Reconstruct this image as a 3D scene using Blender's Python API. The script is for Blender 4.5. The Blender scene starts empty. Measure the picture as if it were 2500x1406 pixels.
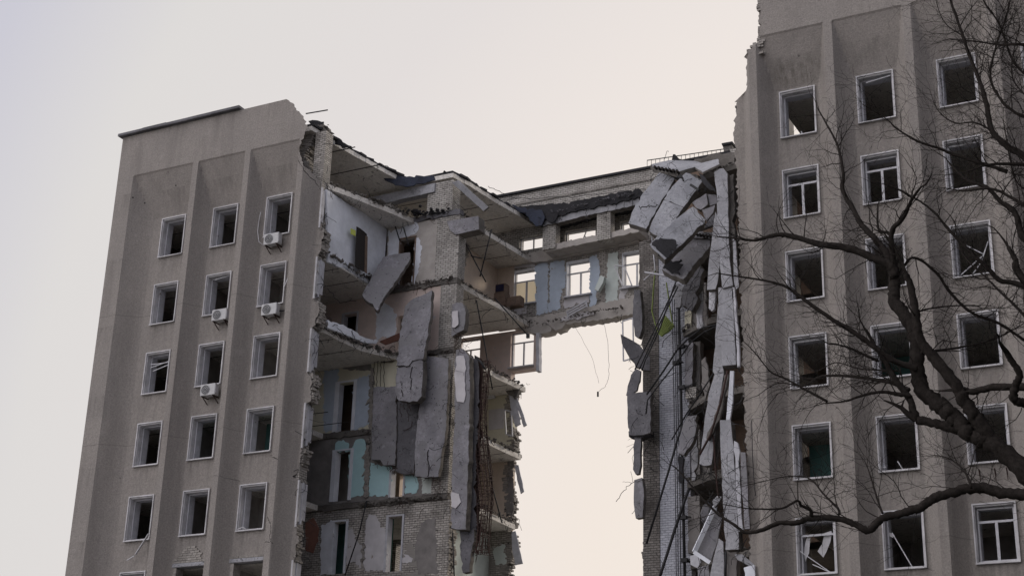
import bpy, bmesh, math, random
from mathutils import Vector, Matrix
R = random.Random(11)
S = bpy.context.scene
COL = S.collection
rad = math.radians

# ---------------------------------------------------------------- camera
CF = 3789.75
YAW, PIT, ROLL = -.487257, .370327, .0304923
CAM = Vector((45.601, -51.0895, 1.675))
_f = Vector((math.sin(YAW)*math.cos(PIT), math.cos(YAW)*math.cos(PIT), math.sin(PIT)))
_r0 = Vector((math.cos(YAW), -math.sin(YAW), 0)); _u0 = _r0.cross(_f)
_r = _r0*math.cos(ROLL)+_u0*math.sin(ROLL); _u = -_r0*math.sin(ROLL)+_u0*math.cos(ROLL)
cd = bpy.data.cameras.new('camera'); cam = bpy.data.objects.new('camera', cd); COL.objects.link(cam)
m = Matrix.Identity(4)
for i in range(3):
    m[i][0] = _r[i]; m[i][1] = _u[i]; m[i][2] = -_f[i]; m[i][3] = CAM[i]
cam.matrix_world = m
cd.sensor_width = 36; cd.lens = 36*CF/2500; cd.clip_end = 3000; cd.clip_start = .2
S.camera = cam

def at(px, py, y):                       # survey point: where the sight line meets the vertical plane at depth y
    d = _f+_r*((px-1250)/CF)+_u*((703-py)/CF)
    return CAM+d*((y-CAM.y)/d.y)

# ---------------------------------------------------------------- sky and sun
SUN_EL, SUN_AZ = rad(20), rad(38)       # sun stands behind the building, to the right
w = bpy.data.worlds.new('World'); S.world = w; w.use_nodes = True
nt = w.node_tree; nt.nodes.clear()
def nn(nt, t, **k):
    n = nt.nodes.new(t)
    for a, b in k.items():
        if a == 'ins':
            for i, v in b.items(): n.inputs[i].default_value = v
        else: setattr(n, a, b)
    return n
out = nn(nt, 'ShaderNodeOutputWorld'); bg = nn(nt, 'ShaderNodeBackground', ins={'Strength': .1})
sky = nn(nt, 'ShaderNodeTexSky', sky_type='NISHITA', sun_disc=False, sun_elevation=SUN_EL, sun_rotation=SUN_AZ, air_density=1.0, dust_density=5.0, ozone_density=1.0)
tc = nn(nt, 'ShaderNodeTexCoord'); sx = nn(nt, 'ShaderNodeSeparateXYZ')
nt.links.new(tc.outputs['Generated'], sx.inputs[0])
ra = nn(nt, 'ShaderNodeValToRGB')        # thin even cloud veil: warm near the horizon, cooler above
gd = nn(nt, 'ShaderNodeVectorMath', operation='DOT_PRODUCT'); gd.inputs[1].default_value = (-.137, .975, .174); nt.links.new(tc.outputs['Generated'], gd.inputs[0])
e = ra.color_ramp.elements               # brightest and warmest around the veiled glow, lavender away from it
e[0].position = 0; e[0].color = (7.0, 7.0, 7.4, 1)
e[1].position = 1; e[1].color = (9.4, 8.35, 7.45, 1)
for q, cc in ((.6, (6.2, 6.2, 6.9)), (.737, (6.15, 6.08, 6.8)), (.795, (7.5, 7.25, 7.1)), (.868, (7.85, 7.4, 7.25)), (.924, (8.75, 8.05, 7.6)), (.958, (9.05, 8.15, 7.4))):
    k = e.new(q); k.color = (*cc, 1)
nt.links.new(gd.outputs['Value'], ra.inputs[0])
mu = ra
# unseen sky behind the camera, brightened left and dimmed right to shape the light
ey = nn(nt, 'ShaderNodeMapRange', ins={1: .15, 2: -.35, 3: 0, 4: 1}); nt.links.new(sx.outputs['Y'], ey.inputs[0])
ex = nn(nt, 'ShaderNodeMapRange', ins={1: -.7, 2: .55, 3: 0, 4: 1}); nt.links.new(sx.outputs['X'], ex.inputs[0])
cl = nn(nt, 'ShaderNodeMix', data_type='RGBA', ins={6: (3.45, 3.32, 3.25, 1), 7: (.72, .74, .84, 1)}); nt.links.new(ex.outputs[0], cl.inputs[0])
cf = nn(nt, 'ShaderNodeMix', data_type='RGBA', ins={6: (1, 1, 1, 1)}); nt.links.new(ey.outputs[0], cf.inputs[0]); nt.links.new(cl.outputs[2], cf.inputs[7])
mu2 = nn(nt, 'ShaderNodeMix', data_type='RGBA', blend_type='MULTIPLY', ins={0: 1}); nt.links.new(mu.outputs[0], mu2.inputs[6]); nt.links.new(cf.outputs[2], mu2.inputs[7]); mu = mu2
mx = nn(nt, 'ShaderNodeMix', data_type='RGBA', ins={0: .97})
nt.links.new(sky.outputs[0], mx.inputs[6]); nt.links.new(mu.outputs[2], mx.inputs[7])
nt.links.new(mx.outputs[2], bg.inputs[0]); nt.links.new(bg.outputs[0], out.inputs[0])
sl = bpy.data.lights.new('sun', 'SUN'); sl.energy = 1.5; sl.angle = rad(12); sl.color = (1, .9, .78)
so = bpy.data.objects.new('sun', sl); COL.objects.link(so)
sd = Vector((math.sin(SUN_AZ)*math.cos(SUN_EL), math.cos(SUN_AZ)*math.cos(SUN_EL), math.sin(SUN_EL)))
so.rotation_euler = sd.to_track_quat('Z', 'Y').to_euler(); so.location = (10, 60, 60)
S.view_settings.view_transform = 'Standard'; S.view_settings.look = 'None'; S.view_settings.gamma = 1
S.view_settings.exposure = 0
S.cycles.max_bounces = 12; S.cycles.diffuse_bounces = 8

# ---------------------------------------------------------------- materials
M = {}
def base(name, rough=.9):
    m = bpy.data.materials.new(name); m.use_nodes = True; nt = m.node_tree; nt.nodes.clear()
    o = nn(nt, 'ShaderNodeOutputMaterial'); b = nn(nt, 'ShaderNodeBsdfPrincipled', ins={'Roughness': rough, 'Specular IOR Level': .25})
    nt.links.new(b.outputs[0], o.inputs[0])
    g = nn(nt, 'ShaderNodeNewGeometry'); M[name] = m
    return m, nt, b, g.outputs['Position']
def noise(nt, P, scale, detail=5, rough=.6, sc=None):
    if sc:
        v = nn(nt, 'ShaderNodeVectorMath', operation='MULTIPLY'); v.inputs[1].default_value = sc
        nt.links.new(P, v.inputs[0]); P = v.outputs[0]
    n = nn(nt, 'ShaderNodeTexNoise', ins={'Scale': scale, 'Detail': detail, 'Roughness': rough}); nt.links.new(P, n.inputs['Vector'])
    return n.outputs['Fac']
def rng(nt, x, a, b, c=0, d=1):
    n = nn(nt, 'ShaderNodeMapRange', ins={1: a, 2: b, 3: c, 4: d}); nt.links.new(x, n.inputs[0]); return n.outputs[0]
def mix(nt, f, a, b, mode='MIX'):
    n = nn(nt, 'ShaderNodeMix', data_type='RGBA', blend_type=mode)
    for i, v in ((0, f), (6, a), (7, b)):
        if hasattr(v, 'node'): nt.links.new(v, n.inputs[i])
        elif i == 0: n.inputs[0].default_value = v
        else: n.inputs[i].default_value = (*v, 1)
    return n.outputs[2]
def val(nt, op, a, b=None):
    n = nn(nt, 'ShaderNodeMath', operation=op)
    for i, v in ((0, a), (1, b)):
        if v is None: continue
        if hasattr(v, 'node'): nt.links.new(v, n.inputs[i])
        else: n.inputs[i].default_value = v
    return n.outputs[0]
def bump(nt, b, h, s=.4, d=.02):
    n = nn(nt, 'ShaderNodeBump', ins={'Strength': s, 'Distance': d}); nt.links.new(h, n.inputs['Height']); nt.links.new(n.outputs[0], b.inputs['Normal'])

def concrete(name, c1, c2, pit=.0, patch=None, rough=.92):
    m, nt, b, P = base(name, rough)
    n1 = noise(nt, P, .9, 8, .65); c = mix(nt, rng(nt, n1, .38, .62), c1, c2)
    n2 = noise(nt, P, 9, 8, .75); c = mix(nt, rng(nt, n2, .42, .66, 0, .85), c, tuple(x*.62 for x in c1))
    if patch: c = mix(nt, rng(nt, noise(nt, P, .7, 9, .62), .5, .53), c, patch)
    n4 = noise(nt, P, 2.3, 9, .72); c = mix(nt, rng(nt, n4, .56, .68, 0, .75), c, tuple(x*.38 for x in c1)); c = mix(nt, rng(nt, n4, .40, .3, 0, .5), c, tuple(min(x*1.35, .8) for x in c1))
    n5 = noise(nt, P, 26, 4, .8); c = mix(nt, rng(nt, n5, .55, .66, 0, .55), c, tuple(x*.5 for x in c1))
    vc = nn(nt, 'ShaderNodeTexVoronoi', feature='DISTANCE_TO_EDGE', ins={'Scale': 1.1}); wv = nn(nt, 'ShaderNodeVectorMath', operation='ADD'); ns = nn(nt, 'ShaderNodeTexNoise', ins={'Scale': 2.5, 'Detail': 6})
    nt.links.new(P, ns.inputs['Vector']); nt.links.new(P, wv.inputs[0]); nt.links.new(ns.outputs['Color'], wv.inputs[1]); nt.links.new(wv.outputs[0], vc.inputs['Vector'])
    c = mix(nt, val(nt, 'MULTIPLY', rng(nt, vc.outputs['Distance'], .016, .006, 0, .8), rng(nt, noise(nt, P, 1.3, 3), .5, .56)), c, (.035, .033, .032))
    if pit:
        v = nn(nt, 'ShaderNodeTexVoronoi', ins={'Scale': 5}); nt.links.new(P, v.inputs['Vector'])
        msk = val(nt, 'MULTIPLY', rng(nt, v.outputs['Distance'], .16, .10), rng(nt, noise(nt, P, 3.1, 3), .45, .5))
        c = mix(nt, val(nt, 'MULTIPLY', msk, pit), c, (.02, .02, .022))
    nt.links.new(c, b.inputs['Base Color']); bump(nt, b, n2, .8, .05)
    return m
def plain(name, col, rough=.8, var=.35, scale=4, under=None, thr=.62, metal=0):
    m, nt, b, P = base(name, rough)
    n1 = noise(nt, P, scale, 7, .65); c = mix(nt, rng(nt, n1, .3, .75), col, tuple(x*(1-var) for x in col))
    if under:
        c = mix(nt, rng(nt, noise(nt, P, 1.9, 9, .68), thr, thr+.02), c, under)
    b.inputs['Metallic'].default_value = metal
    nt.links.new(c, b.inputs['Base Color']); bump(nt, b, n1, .35, .02)
    return m
def brick(name, c1, c2, mortar, dirt=.4, plaster=None, thr=.55, bw=.26, rh=.1):
    m, nt, b, P = base(name, .9)
    s = nn(nt, 'ShaderNodeSeparateXYZ'); nt.links.new(P, s.inputs[0])
    u = val(nt, 'ADD', s.outputs[0], s.outputs[1]); cb = nn(nt, 'ShaderNodeCombineXYZ')
    nz = noise(nt, P, 3, 2); 
    nt.links.new(u, cb.inputs[0]); nt.links.new(val(nt, 'ADD', s.outputs[2], val(nt, 'MULTIPLY', nz, .03)), cb.inputs[1])
    t = nn(nt, 'ShaderNodeTexBrick', ins={'Color1': (*c1, 1), 'Color2': (*c2, 1), 'Mortar': (*mortar, 1), 'Scale': 1, 'Mortar Size': .012, 'Mortar Smooth': .3, 'Bias': 0, 'Brick Width': bw, 'Row Height': rh})
    nt.links.new(cb.outputs[0], t.inputs['Vector']); c = t.outputs['Color']
    c = mix(nt, rng(nt, noise(nt, P, 7, 4, .8), .52, .68, 0, .7), c, tuple(x*.55 for x in c2)); c = mix(nt, rng(nt, noise(nt, P, 4.1, 2, .5, (1, 1, 2.2)), .68, .72, 0, .85), c, (.035, .03, .028))
    c = mix(nt, val(nt, 'MULTIPLY', rng(nt, noise(nt, P, 1.1, 8, .7), .42, .66), dirt), c, (.07, .063, .058))
    if plaster:
        msk = rng(nt, noise(nt, P, .75, 9, .6), thr, thr+.025); c = mix(nt, msk, c, plaster)
    nt.links.new(c, b.inputs['Base Color']); bump(nt, b, val(nt, 'SUBTRACT', 1, t.outputs['Fac']), .7, .02)
    return m

def stucco():
    m, nt, b, P = base('stucco', .95)
    n1 = noise(nt, P, .35, 6); c = mix(nt, rng(nt, n1, .35, .65), (.315, .288, .262), (.278, .256, .236))
    grain = noise(nt, P, 16, 5, .8); c = mix(nt, rng(nt, grain, .36, .66, 0, .75), c, (.15, .136, .125))
    st = noise(nt, P, 1.4, 5, .6, (1, 1, .12)); c = mix(nt, rng(nt, st, .5, .72, 0, .45), c, (.145, .13, .12))
    s = nn(nt, 'ShaderNodeSeparateXYZ'); nt.links.new(P, s.inputs[0]); x, z = s.outputs[0], s.outputs[2]
    # construction joints across the front and the soot stain above the first right-hand window
    wob = val(nt, 'MULTIPLY', val(nt, 'SUBTRACT', noise(nt, P, 1.2, 5), .5), .16)
    for zz in (25.62, 19.55, 12.75):
        d = val(nt, 'ABSOLUTE', val(nt, 'SUBTRACT', val(nt, 'ADD', z, wob), zz)); c = mix(nt, rng(nt, d, .024, .01, 0, .45), c, (.12, .105, .095))
    def box(v, a, b_, s_): return val(nt, 'MULTIPLY', rng(nt, v, a-s_, a+s_), rng(nt, v, b_+s_, b_-s_))
    sk = noise(nt, P, 2.6, 8, .75, (2.2, 1, .45))
    msk = val(nt, 'MULTIPLY', val(nt, 'MULTIPLY', box(x, 29.6, 31.5, .35), box(z, 30.55, 31.5, .3)), rng(nt, sk, .38, .62))
    c = mix(nt, val(nt, 'MULTIPLY', msk, .75), c, (.075, .068, .055))
    msk = val(nt, 'MULTIPLY', val(nt, 'MULTIPLY', box(x, 32.3, 34.2, .5), box(z, 30.6, 31.6, .5)), rng(nt, sk, .48, .75, 0, .45))
    c = mix(nt, msk, c, (.06, .055, .045))
    fx = val(nt, 'MULTIPLY', val(nt, 'FRACT', val(nt, 'DIVIDE', x, 2.9755)), 2.9755); dz = val(nt, 'MULTIPLY', val(nt, 'FRACT', val(nt, 'DIVIDE', val(nt, 'SUBTRACT', 28.4, z), 3.3)), 3.3)
    run = noise(nt, P, 3.2, 6, .7, (1.6, 1, .16))
    msk = val(nt, 'MULTIPLY', val(nt, 'MULTIPLY', box(fx, .05, 1.5, .12), rng(nt, dz, 1.25, .05)), rng(nt, run, .42, .66, 0, .6)); c = mix(nt, msk, c, (.11, .1, .09))
    run2 = noise(nt, P, 1.1, 9, .75); c = mix(nt, rng(nt, run2, .56, .72, 0, .25), c, (.17, .153, .14)); c = mix(nt, rng(nt, run2, .42, .3, 0, .4), c, (.35, .325, .3))
    v = nn(nt, 'ShaderNodeTexVoronoi', ins={'Scale': .9}); nt.links.new(P, v.inputs['Vector'])
    c = mix(nt, val(nt, 'MULTIPLY', rng(nt, v.outputs['Distance'], .05, .035), rng(nt, noise(nt, P, .8, 2), .5, .55)), c, (.04, .036, .033))
    nt.links.new(c, b.inputs['Base Color']); bump(nt, b, grain, .8, .04)
stucco()
concrete('concrete', (.30, .292, .312), (.17, .166, .18), .9, (.2, .196, .205))
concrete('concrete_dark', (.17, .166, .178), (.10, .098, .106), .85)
concrete('concrete_light', (.38, .38, .40), (.27, .27, .285), .35)
concrete('concrete_scorched', (.38, .385, .41), (.22, .225, .245), .6)
concrete('slab_edge', (.19, .175, .16), (.085, .078, .07), .5)
concrete('ceiling', (.76, .73, .68), (.66, .62, .57), 0)
concrete('roof_felt', (.035, .034, .038), (.02, .02, .022), 0)
concrete('felt_blue', (.05, .058, .085), (.022, .024, .034), 0)
plain('trim', (.60, .59, .60), .7, .5, 1.7, (.36, .33, .31), .67)
plain('jamb', (.5, .5, .53), .8, .35, 3, (.2, .18, .17), .64)
plain('white_paint', (.70, .72, .77), .8, .3, 1.5, (.3, .28, .26), .66)
plain('white_frame', (.5, .5, .52), .5, .25, 6)
plain('pale_plaster', (.54, .52, .53), .9, .25, 2, (.27, .24, .21), .63)
plain('blue_plaster', (.44, .50, .58), .9, .2, 2, (.28, .26, .24), .66)
plain('mint_plaster', (.55, .60, .57), .9, .2, 2, (.3, .27, .24), .64)
plain('cyan_plaster', (.40, .59, .61), .85, .15, 2, (.2, .2, .19), .72)
plain('pink_plaster', (.58, .48, .43), .9, .25, 2, (.42, .40, .40), .62)
plain('beige_plaster', (.62, .52, .43), .9, .2, 2)
plain('yellow_plaster', (.60, .57, .45), .9, .2, 2)
plain('grey_render', (.23, .215, .205), .95, .4, 2.5)
plain('warm_grey', (.42, .39, .36), .95, .3, 2.5)
plain('teal_wall', (.12, .25, .23), .9, .3, 2)
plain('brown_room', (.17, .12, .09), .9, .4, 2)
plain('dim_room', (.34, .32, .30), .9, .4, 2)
plain('black_metal', (.02, .02, .022), .6, .3, 6)
plain('rust', (.05, .028, .024), .85, .5, 9)
plain('brown_board', (.12, .055, .04), .8, .4, 5)
plain('wood', (.17, .12, .09), .7, .4, 5)
plain('green_sheet', (.20, .25, .07), .7, .35, 6)
plain('yellow_paper', (.5, .55, .12), .8, .3, 9)
plain('ac_white', (.45, .45, .45), .5, .2, 5)
plain('ac_grille', (.08, .08, .085), .5, .3, 5)
plain('bark', (.036, .031, .028), .95, .65, 22)
plain('dark_screen', (.02, .02, .05), .3, .3, 4)
plain('ground', (.36, .34, .31), .95, .4, .8)
plain('added_dark_lawn', (.035, .045, .02), .95, .4, 3)
M['bark'].node_tree.nodes['Principled BSDF'].inputs['Specular IOR Level'].default_value = .03
plain('asphalt', (.05, .05, .052), .95, .3, 2)
plain('crack_and_shade', (.03, .026, .024), 1, .2, 5)
m, nt_, b_, P_ = base('curtain', .9); b_.inputs['Base Color'].default_value = (.6, .56, .48, 1)
tl = nn(nt_, 'ShaderNodeBsdfTranslucent', ins={'Color': (.75, .7, .6, 1)}); ms = nn(nt_, 'ShaderNodeMixShader', ins={0: .75}); nt_.links.new(b_.outputs[0], ms.inputs[1]); nt_.links.new(tl.outputs[0], ms.inputs[2])
nt_.links.new(ms.outputs[0], [n for n in nt_.nodes if n.type == 'OUTPUT_MATERIAL'][0].inputs[0])
brick('white_brick', (.5, .475, .44), (.38, .36, .33), (.09, .083, .077), .5)
brick('white_brick_dirty', (.50, .47, .43), (.36, .335, .305), (.08, .073, .067), .6, (.25, .235, .215), .56)
brick('dark_brick', (.24, .22, .205), (.15, .14, .13), (.05, .045, .042), .8)
brick('painted_brick', (.47, .48, .53), (.40, .41, .46), (.24, .245, .27), .25)
brick('brick_loose', (.36, .335, .305), (.26, .24, .215), (.3, .28, .26), .5)

# ---------------------------------------------------------------- builders
def origin(o):
    v = Vector((0, 0, 0))
    while o is not None: v += o.location; o = o.parent
    return v
class MB:
    def __init__(s): s.v = []; s.f = []
    def add(s, vs, fs):
        n = len(s.v); s.v += [Vector(v) for v in vs]; s.f += [tuple(i+n for i in f) for f in fs]; return s
    def box(s, x0, x1, y0, y1, z0, z1, skew=0):
        vs = [(x, y, z) for z in (z0, z1) for y in (y0, y1) for x in (x0, x1)]
        return s.add(vs, [(0, 2, 3, 1), (4, 5, 7, 6), (0, 1, 5, 4), (2, 6, 7, 3), (0, 4, 6, 2), (1, 3, 7, 5)])
    def obox(s, c, size, rot):
        r = rot.to_matrix() if hasattr(rot, 'to_matrix') else rot
        vs = [Vector(c)+r @ Vector((size[0]*i, size[1]*j, size[2]*k)) for k in (-.5, .5) for j in (-.5, .5) for i in (-.5, .5)]
        return s.add(vs, [(0, 2, 3, 1), (4, 5, 7, 6), (0, 1, 5, 4), (2, 6, 7, 3), (0, 4, 6, 2), (1, 3, 7, 5)])
    def bar(s, a, b, w, d):                # square bar between two points
        a = Vector(a); b = Vector(b); q = (b-a)
        r = q.to_track_quat('Z', 'Y'); return s.obox((a+b)/2, (w, d, q.length), r)
    def tube(s, pts, rads, n=6):
        pts = [Vector(p) for p in pts]; N = len(pts); base = len(s.v)
        if not hasattr(rads, '__len__'): rads = [rads]*N
        up = None
        for i, p in enumerate(pts):
            t = (pts[min(i+1, N-1)]-pts[max(i-1, 0)]).normalized()
            if up is None: up = t.orthogonal().normalized()
            up = (up-t*up.dot(t)); up = up.normalized() if up.length > 1e-6 else t.orthogonal().normalized()
            bi = t.cross(up)
            for k in range(n):
                a = 2*math.pi*k/n; s.v.append(p+(up*math.cos(a)+bi*math.sin(a))*rads[i])
        for i in range(N-1):
            for k in range(n):
                a = base+i*n+k; b = base+i*n+(k+1) % n; s.f.append((a, b, b+n, a+n))
        s.f.append(tuple(base+k for k in reversed(range(n)))); s.f.append(tuple(base+(N-1)*n+k for k in range(n)))
        return s
    def prism(s, pts, vec):
        pts = [Vector(p) for p in pts]; vec = Vector(vec); n = len(pts)
        return s.add(pts+[p+vec for p in pts], [tuple(range(n)), tuple(reversed(range(n, 2*n)))]+[(i, i+n, (i+1) % n+n, (i+1) % n) for i in range(n)])
    def chunk(s, c, r, flat=1):            # angular splinter
        c = Vector(c); d = [r*R.uniform(.5, 1.5), r*R.uniform(.4, 1.1), r*R.uniform(.18, .6)*flat]
        m = Matrix.Rotation(R.uniform(0, 6.28), 3, 'Z') @ Matrix.Rotation(R.gauss(0, .5), 3, 'X') @ Matrix.Rotation(R.gauss(0, .5), 3, 'Y')
        vs = []
        for k in (-1, 1):
            for a in (.3, 1.6, 2.9, 4.0, 5.2):
                q = R.uniform(.55, 1.1); vs.append(c+m @ Vector((math.cos(a)*q*d[0], math.sin(a)*q*d[1], k*d[2]*R.uniform(.6, 1.1))))
        return s.add(vs, [(4, 3, 2, 1, 0), (5, 6, 7, 8, 9)]+[(i, (i+1) % 5, (i+1) % 5+5, i+5) for i in range(5)])
    def build(s, name, mat, parent=None, smooth=False, bevel=0):
        me = bpy.data.meshes.new(name); o0 = origin(parent)
        me.from_pydata([v-o0 for v in s.v], [], s.f)
        if isinstance(mat, str): mat = M[mat]
        me.materials.append(mat)
        bm = bmesh.new(); bm.from_mesh(me); bmesh.ops.recalc_face_normals(bm, faces=bm.faces); bm.to_mesh(me); bm.free()
        if smooth:
            for p in me.polygons: p.use_smooth = True
        o = bpy.data.objects.new(name, me); COL.objects.link(o); o.parent = parent
        if bevel:
            b = o.modifiers.new('bevel', 'BEVEL'); b.width = bevel; b.segments = 1; b.limit_method = 'ANGLE'
        return o
def thing(name, label, cat, loc=(0, 0, 0), group=None):
    o = bpy.data.objects.new(name, None); COL.objects.link(o); o.location = loc; o.empty_display_size = .3
    return tag(o, label, cat, group)
def tag(o, label, cat, group=None):
    o['label'] = label; o['category'] = cat; o['kind'] = 'thing'
    if group: o['group'] = group
    return o
def jag(pts, amp, step=.18, skip=()):
    step *= .6
    pts = [Vector(p) for p in pts]; n = len(pts); outp = []
    for i in range(n):
        a, b = pts[i], pts[(i+1) % n]; L = (b-a).length; outp.append(a)
        if i in skip: continue
        k = int(L/step)
        if k < 2: continue
        prev = pts[i-1]; nrm = None
        for j in range(1, k):
            t = (j+R.uniform(-.3, .3))/k
            p = a.lerp(b, t)
            off = Vector((R.uniform(-1, 1), 0, R.uniform(-1, 1)))*amp*(1 if R.random() > .12 else 2.6)
            outp.append(p+off)
    return outp
def slab(name, pix, y, th, mat, label=None, cat=None, parent=None, group=None, amp=.03, step=.3, push=None, bevel=.012, skip=()):
    """broken slab or sheet whose outline was surveyed on the photo; y = one depth or a depth per corner"""
    if not hasattr(y, '__len__'): y = [y]*len(pix)
    P3 = [at(p[0], p[1], yy) for p, yy in zip(pix, y)]
    # best-fit plane so the face is truly flat
    c = sum(P3, Vector())/len(P3); nrm = Vector()
    for i in range(len(P3)): nrm += (P3[i]-c).cross(P3[(i+1) % len(P3)]-c)
    nrm.normalize()
    if nrm.dot(CAM-c) < 0: nrm = -nrm
    Q = []
    for p in P3:
        d = (p-CAM); Q.append(CAM+d*((c-CAM).dot(nrm)/d.dot(nrm)))
    Q = jag(Q, amp, step, skip) if amp else Q
    Q = [q-nrm*((q-c).dot(nrm)) for q in Q]
    vec = Vector(push)*th if push else -nrm*th
    mb = MB().prism(Q, vec); rim = th > .1 and mat.startswith('concrete')
    if parent is None:
        e = None
        # origin at the piece itself
        o = mb.build(name, mat, None, bevel=bevel)
        lo = min(o.data.vertices, key=lambda v: v.co.z).co.copy()
        for v in o.data.vertices: v.co -= lo
        o.location = lo
        tag(o, label, cat, group)
    else: o = mb.build(name, mat, parent, bevel=bevel if th > .05 else 0)
    if rim:                              # torn rim shows the darker core of the concrete
        o.data.materials.append(M['slab_edge'])
        for p in list(o.data.polygons)[2:]: p.material_index = 1
    return o
def solo(mb, name, mat, label, cat, group=None, smooth=False, parent=None):
    if parent is not None: return mb.build(name, mat, parent, smooth)
    o = mb.build(name, mat, None, smooth)
    lo = min(o.data.vertices, key=lambda v: v.co.z).co.copy()
    for v in o.data.vertices: v.co -= lo
    o.location = lo
    return tag(o, label, cat, group)
def stuff(o): o['kind'] = 'stuff'; return o
def struct(o): o['kind'] = 'structure'; return o
def wall(x0, x1, z0, z1, y0, y1, holes=(), mb=None):      # wall with rectangular holes (x0,x1,z0,z1), faces merged in cells
    mb = mb or MB()
    xs = sorted({x0, x1} | {min(max(v, x0), x1) for h in holes for v in h[:2]}); zs = sorted({z0, z1} | {min(max(v, z0), z1) for h in holes for v in h[2:]})
    for i in range(len(xs)-1):
        run = None
        for j in range(len(zs)-1):
            cx, cz = (xs[i]+xs[i+1])/2, (zs[j]+zs[j+1])/2
            solid = not any(h[0] < cx < h[1] and h[2] < cz < h[3] for h in holes)
            if solid and run is None: run = zs[j]
            if (not solid or j == len(zs)-2) and run is not None:
                mb.box(xs[i], xs[i+1], y0, y1, run, zs[j+1] if solid else zs[j]); run = None
    return mb
def interp(tab, z):                       # tab: list of (x, z) with z falling
    if z >= tab[0][1]: return tab[0][0]
    for (xa, za), (xb, zb) in zip(tab, tab[1:]):
        if za >= z >= zb: return xa+(xb-xa)*((za-z)/(za-zb) if za > zb else 0)
    return tab[-1][0]
def ragged(edge, z0, z1, y0, y1, side=1, back=.35, amp=.16, mb=None, loose=.35):
    """bricks of a torn wall end, course by course; side=+1 the wall lies on the -x side of the tear"""
    mb = mb or MB(); z = z0; wlk = 0
    while z < z1:
        wlk = max(-1, min(1, wlk+R.uniform(-.6, .6)))
        y = y0
        while y < y1-.05:
            d = R.choice((.12, .25, .25)); e = interp(edge, z)+side*(wlk*amp+R.uniform(-.6, .6)*amp*.7)
            a, b = sorted((e-side*back, e))
            if R.random() > .06:
                mb.obox(((a+b)/2, min(y+d/2, y1), z+.045), (b-a, d-.015, .085), Matrix.Rotation(R.gauss(0, .05)*loose*2, 3, 'Y') @ Matrix.Rotation(R.gauss(0, .16)*loose*2, 3, 'Z'))
            y += d
        z += .1
    return mb
def rubble(pts, n, r0, r1, spread=.15, mb=None):
    mb = mb or MB(); pts = [Vector(p) for p in pts]
    L = [(b-a).length for a, b in zip(pts, pts[1:])]; T = sum(L)
    for _ in range(n):
        t = R.uniform(0, T)
        for k, l in enumerate(L):
            if t <= l or k == len(L)-1: break
            t -= l
        p = pts[k].lerp(pts[k+1], min(1, t/max(l, 1e-6)))+Vector((R.gauss(0, spread), R.gauss(0, spread), R.gauss(0, spread*.4)))
        mb.chunk(p, R.uniform(r0, r1), .7)
    return mb
def wire(pts, r=.012, sag=0, wob=.04, n=4, mb=None, seg=6):
    mb = mb or MB(); pts = [Vector(p) for p in pts]; outp = []
    for a, b in zip(pts, pts[1:]):
        for i in range(seg):
            t = i/seg; outp.append(a.lerp(b, t)+Vector((R.gauss(0, wob), R.gauss(0, wob), R.gauss(0, wob)-sag*4*t*(1-t))))
    outp.append(pts[-1]); outp[0] = pts[0]
    return mb.tube(outp, r, n)

def tangle(pts, n, parent, mat='black_metal', L=.7, r=.011, spread=.12):
    """kinked reinforcement and cable ends along a torn edge"""
    mb = MB(); pts = [Vector(p) for p in pts]
    for _ in range(n):
        k = R.randrange(len(pts)-1); p = pts[k].lerp(pts[k+1], R.random())+Vector([R.gauss(0, spread) for _ in range(3)])
        d = Vector((R.gauss(0, .8), R.gauss(-.3, .6), R.gauss(-.5, .7))).normalized(); q = [p.copy()]
        for _ in range(R.randint(3, 7)):
            d = (d+Vector((R.gauss(0, .5), R.gauss(0, .5), R.gauss(-.2, .45)))).normalized(); p = p+d*L*R.uniform(.1, .28); q.append(p.copy())
        mb.tube(q, r*R.uniform(.6, 1.3), 4)
    return stuff(mb.build('rebar_tangle', mat, parent))

# ---------------------------------------------------------------- ground
g = struct(MB().add([(-900, -900, -.01), (900, -900, -.01), (900, 1500, -.01), (-900, 1500, -.01)], [(0, 1, 2, 3)]).build('ground', 'ground'))
struct(MB().box(-20, 70, -14, -8, -.005, .004).build('pavement', 'concrete_dark'))
struct(MB().box(20, 48, -50, -28.2, -.005, .006).build('added_dark_lawn', 'added_dark_lawn')); struct(MB().box(20, 48, -7.8, -.8, -.005, .006).build('added_dark_lawn', 'added_dark_lawn'))  # unseen lawns, added dark to cut ground bounce onto the right wing
struct(MB().box(-60, 110, -28, -14, -.005, .003).build('road', 'asphalt'))

# unseen block added right of the frame, only to shade the right wing
NB = bpy.data.objects.new('added_shade_block', None); COL.objects.link(NB); NB.location = (60, -22, 0); NB['label'] = 'added tall plain block beyond the right edge, there to shade the right wing'; NB['category'] = 'building'
wall(48.4, 72, 0, 32, -46, -45.6, [(50+3*i, 51.4+3*i, 2+3.3*j, 4+3.3*j) for i in range(6) for j in range(8)]).box(48.4, 48.8, -45.6, -2, 0, 32).box(48.8, 72, -45.5, -2, 31.7, 32.2).build('wall', 'concrete_dark', NB)

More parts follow.
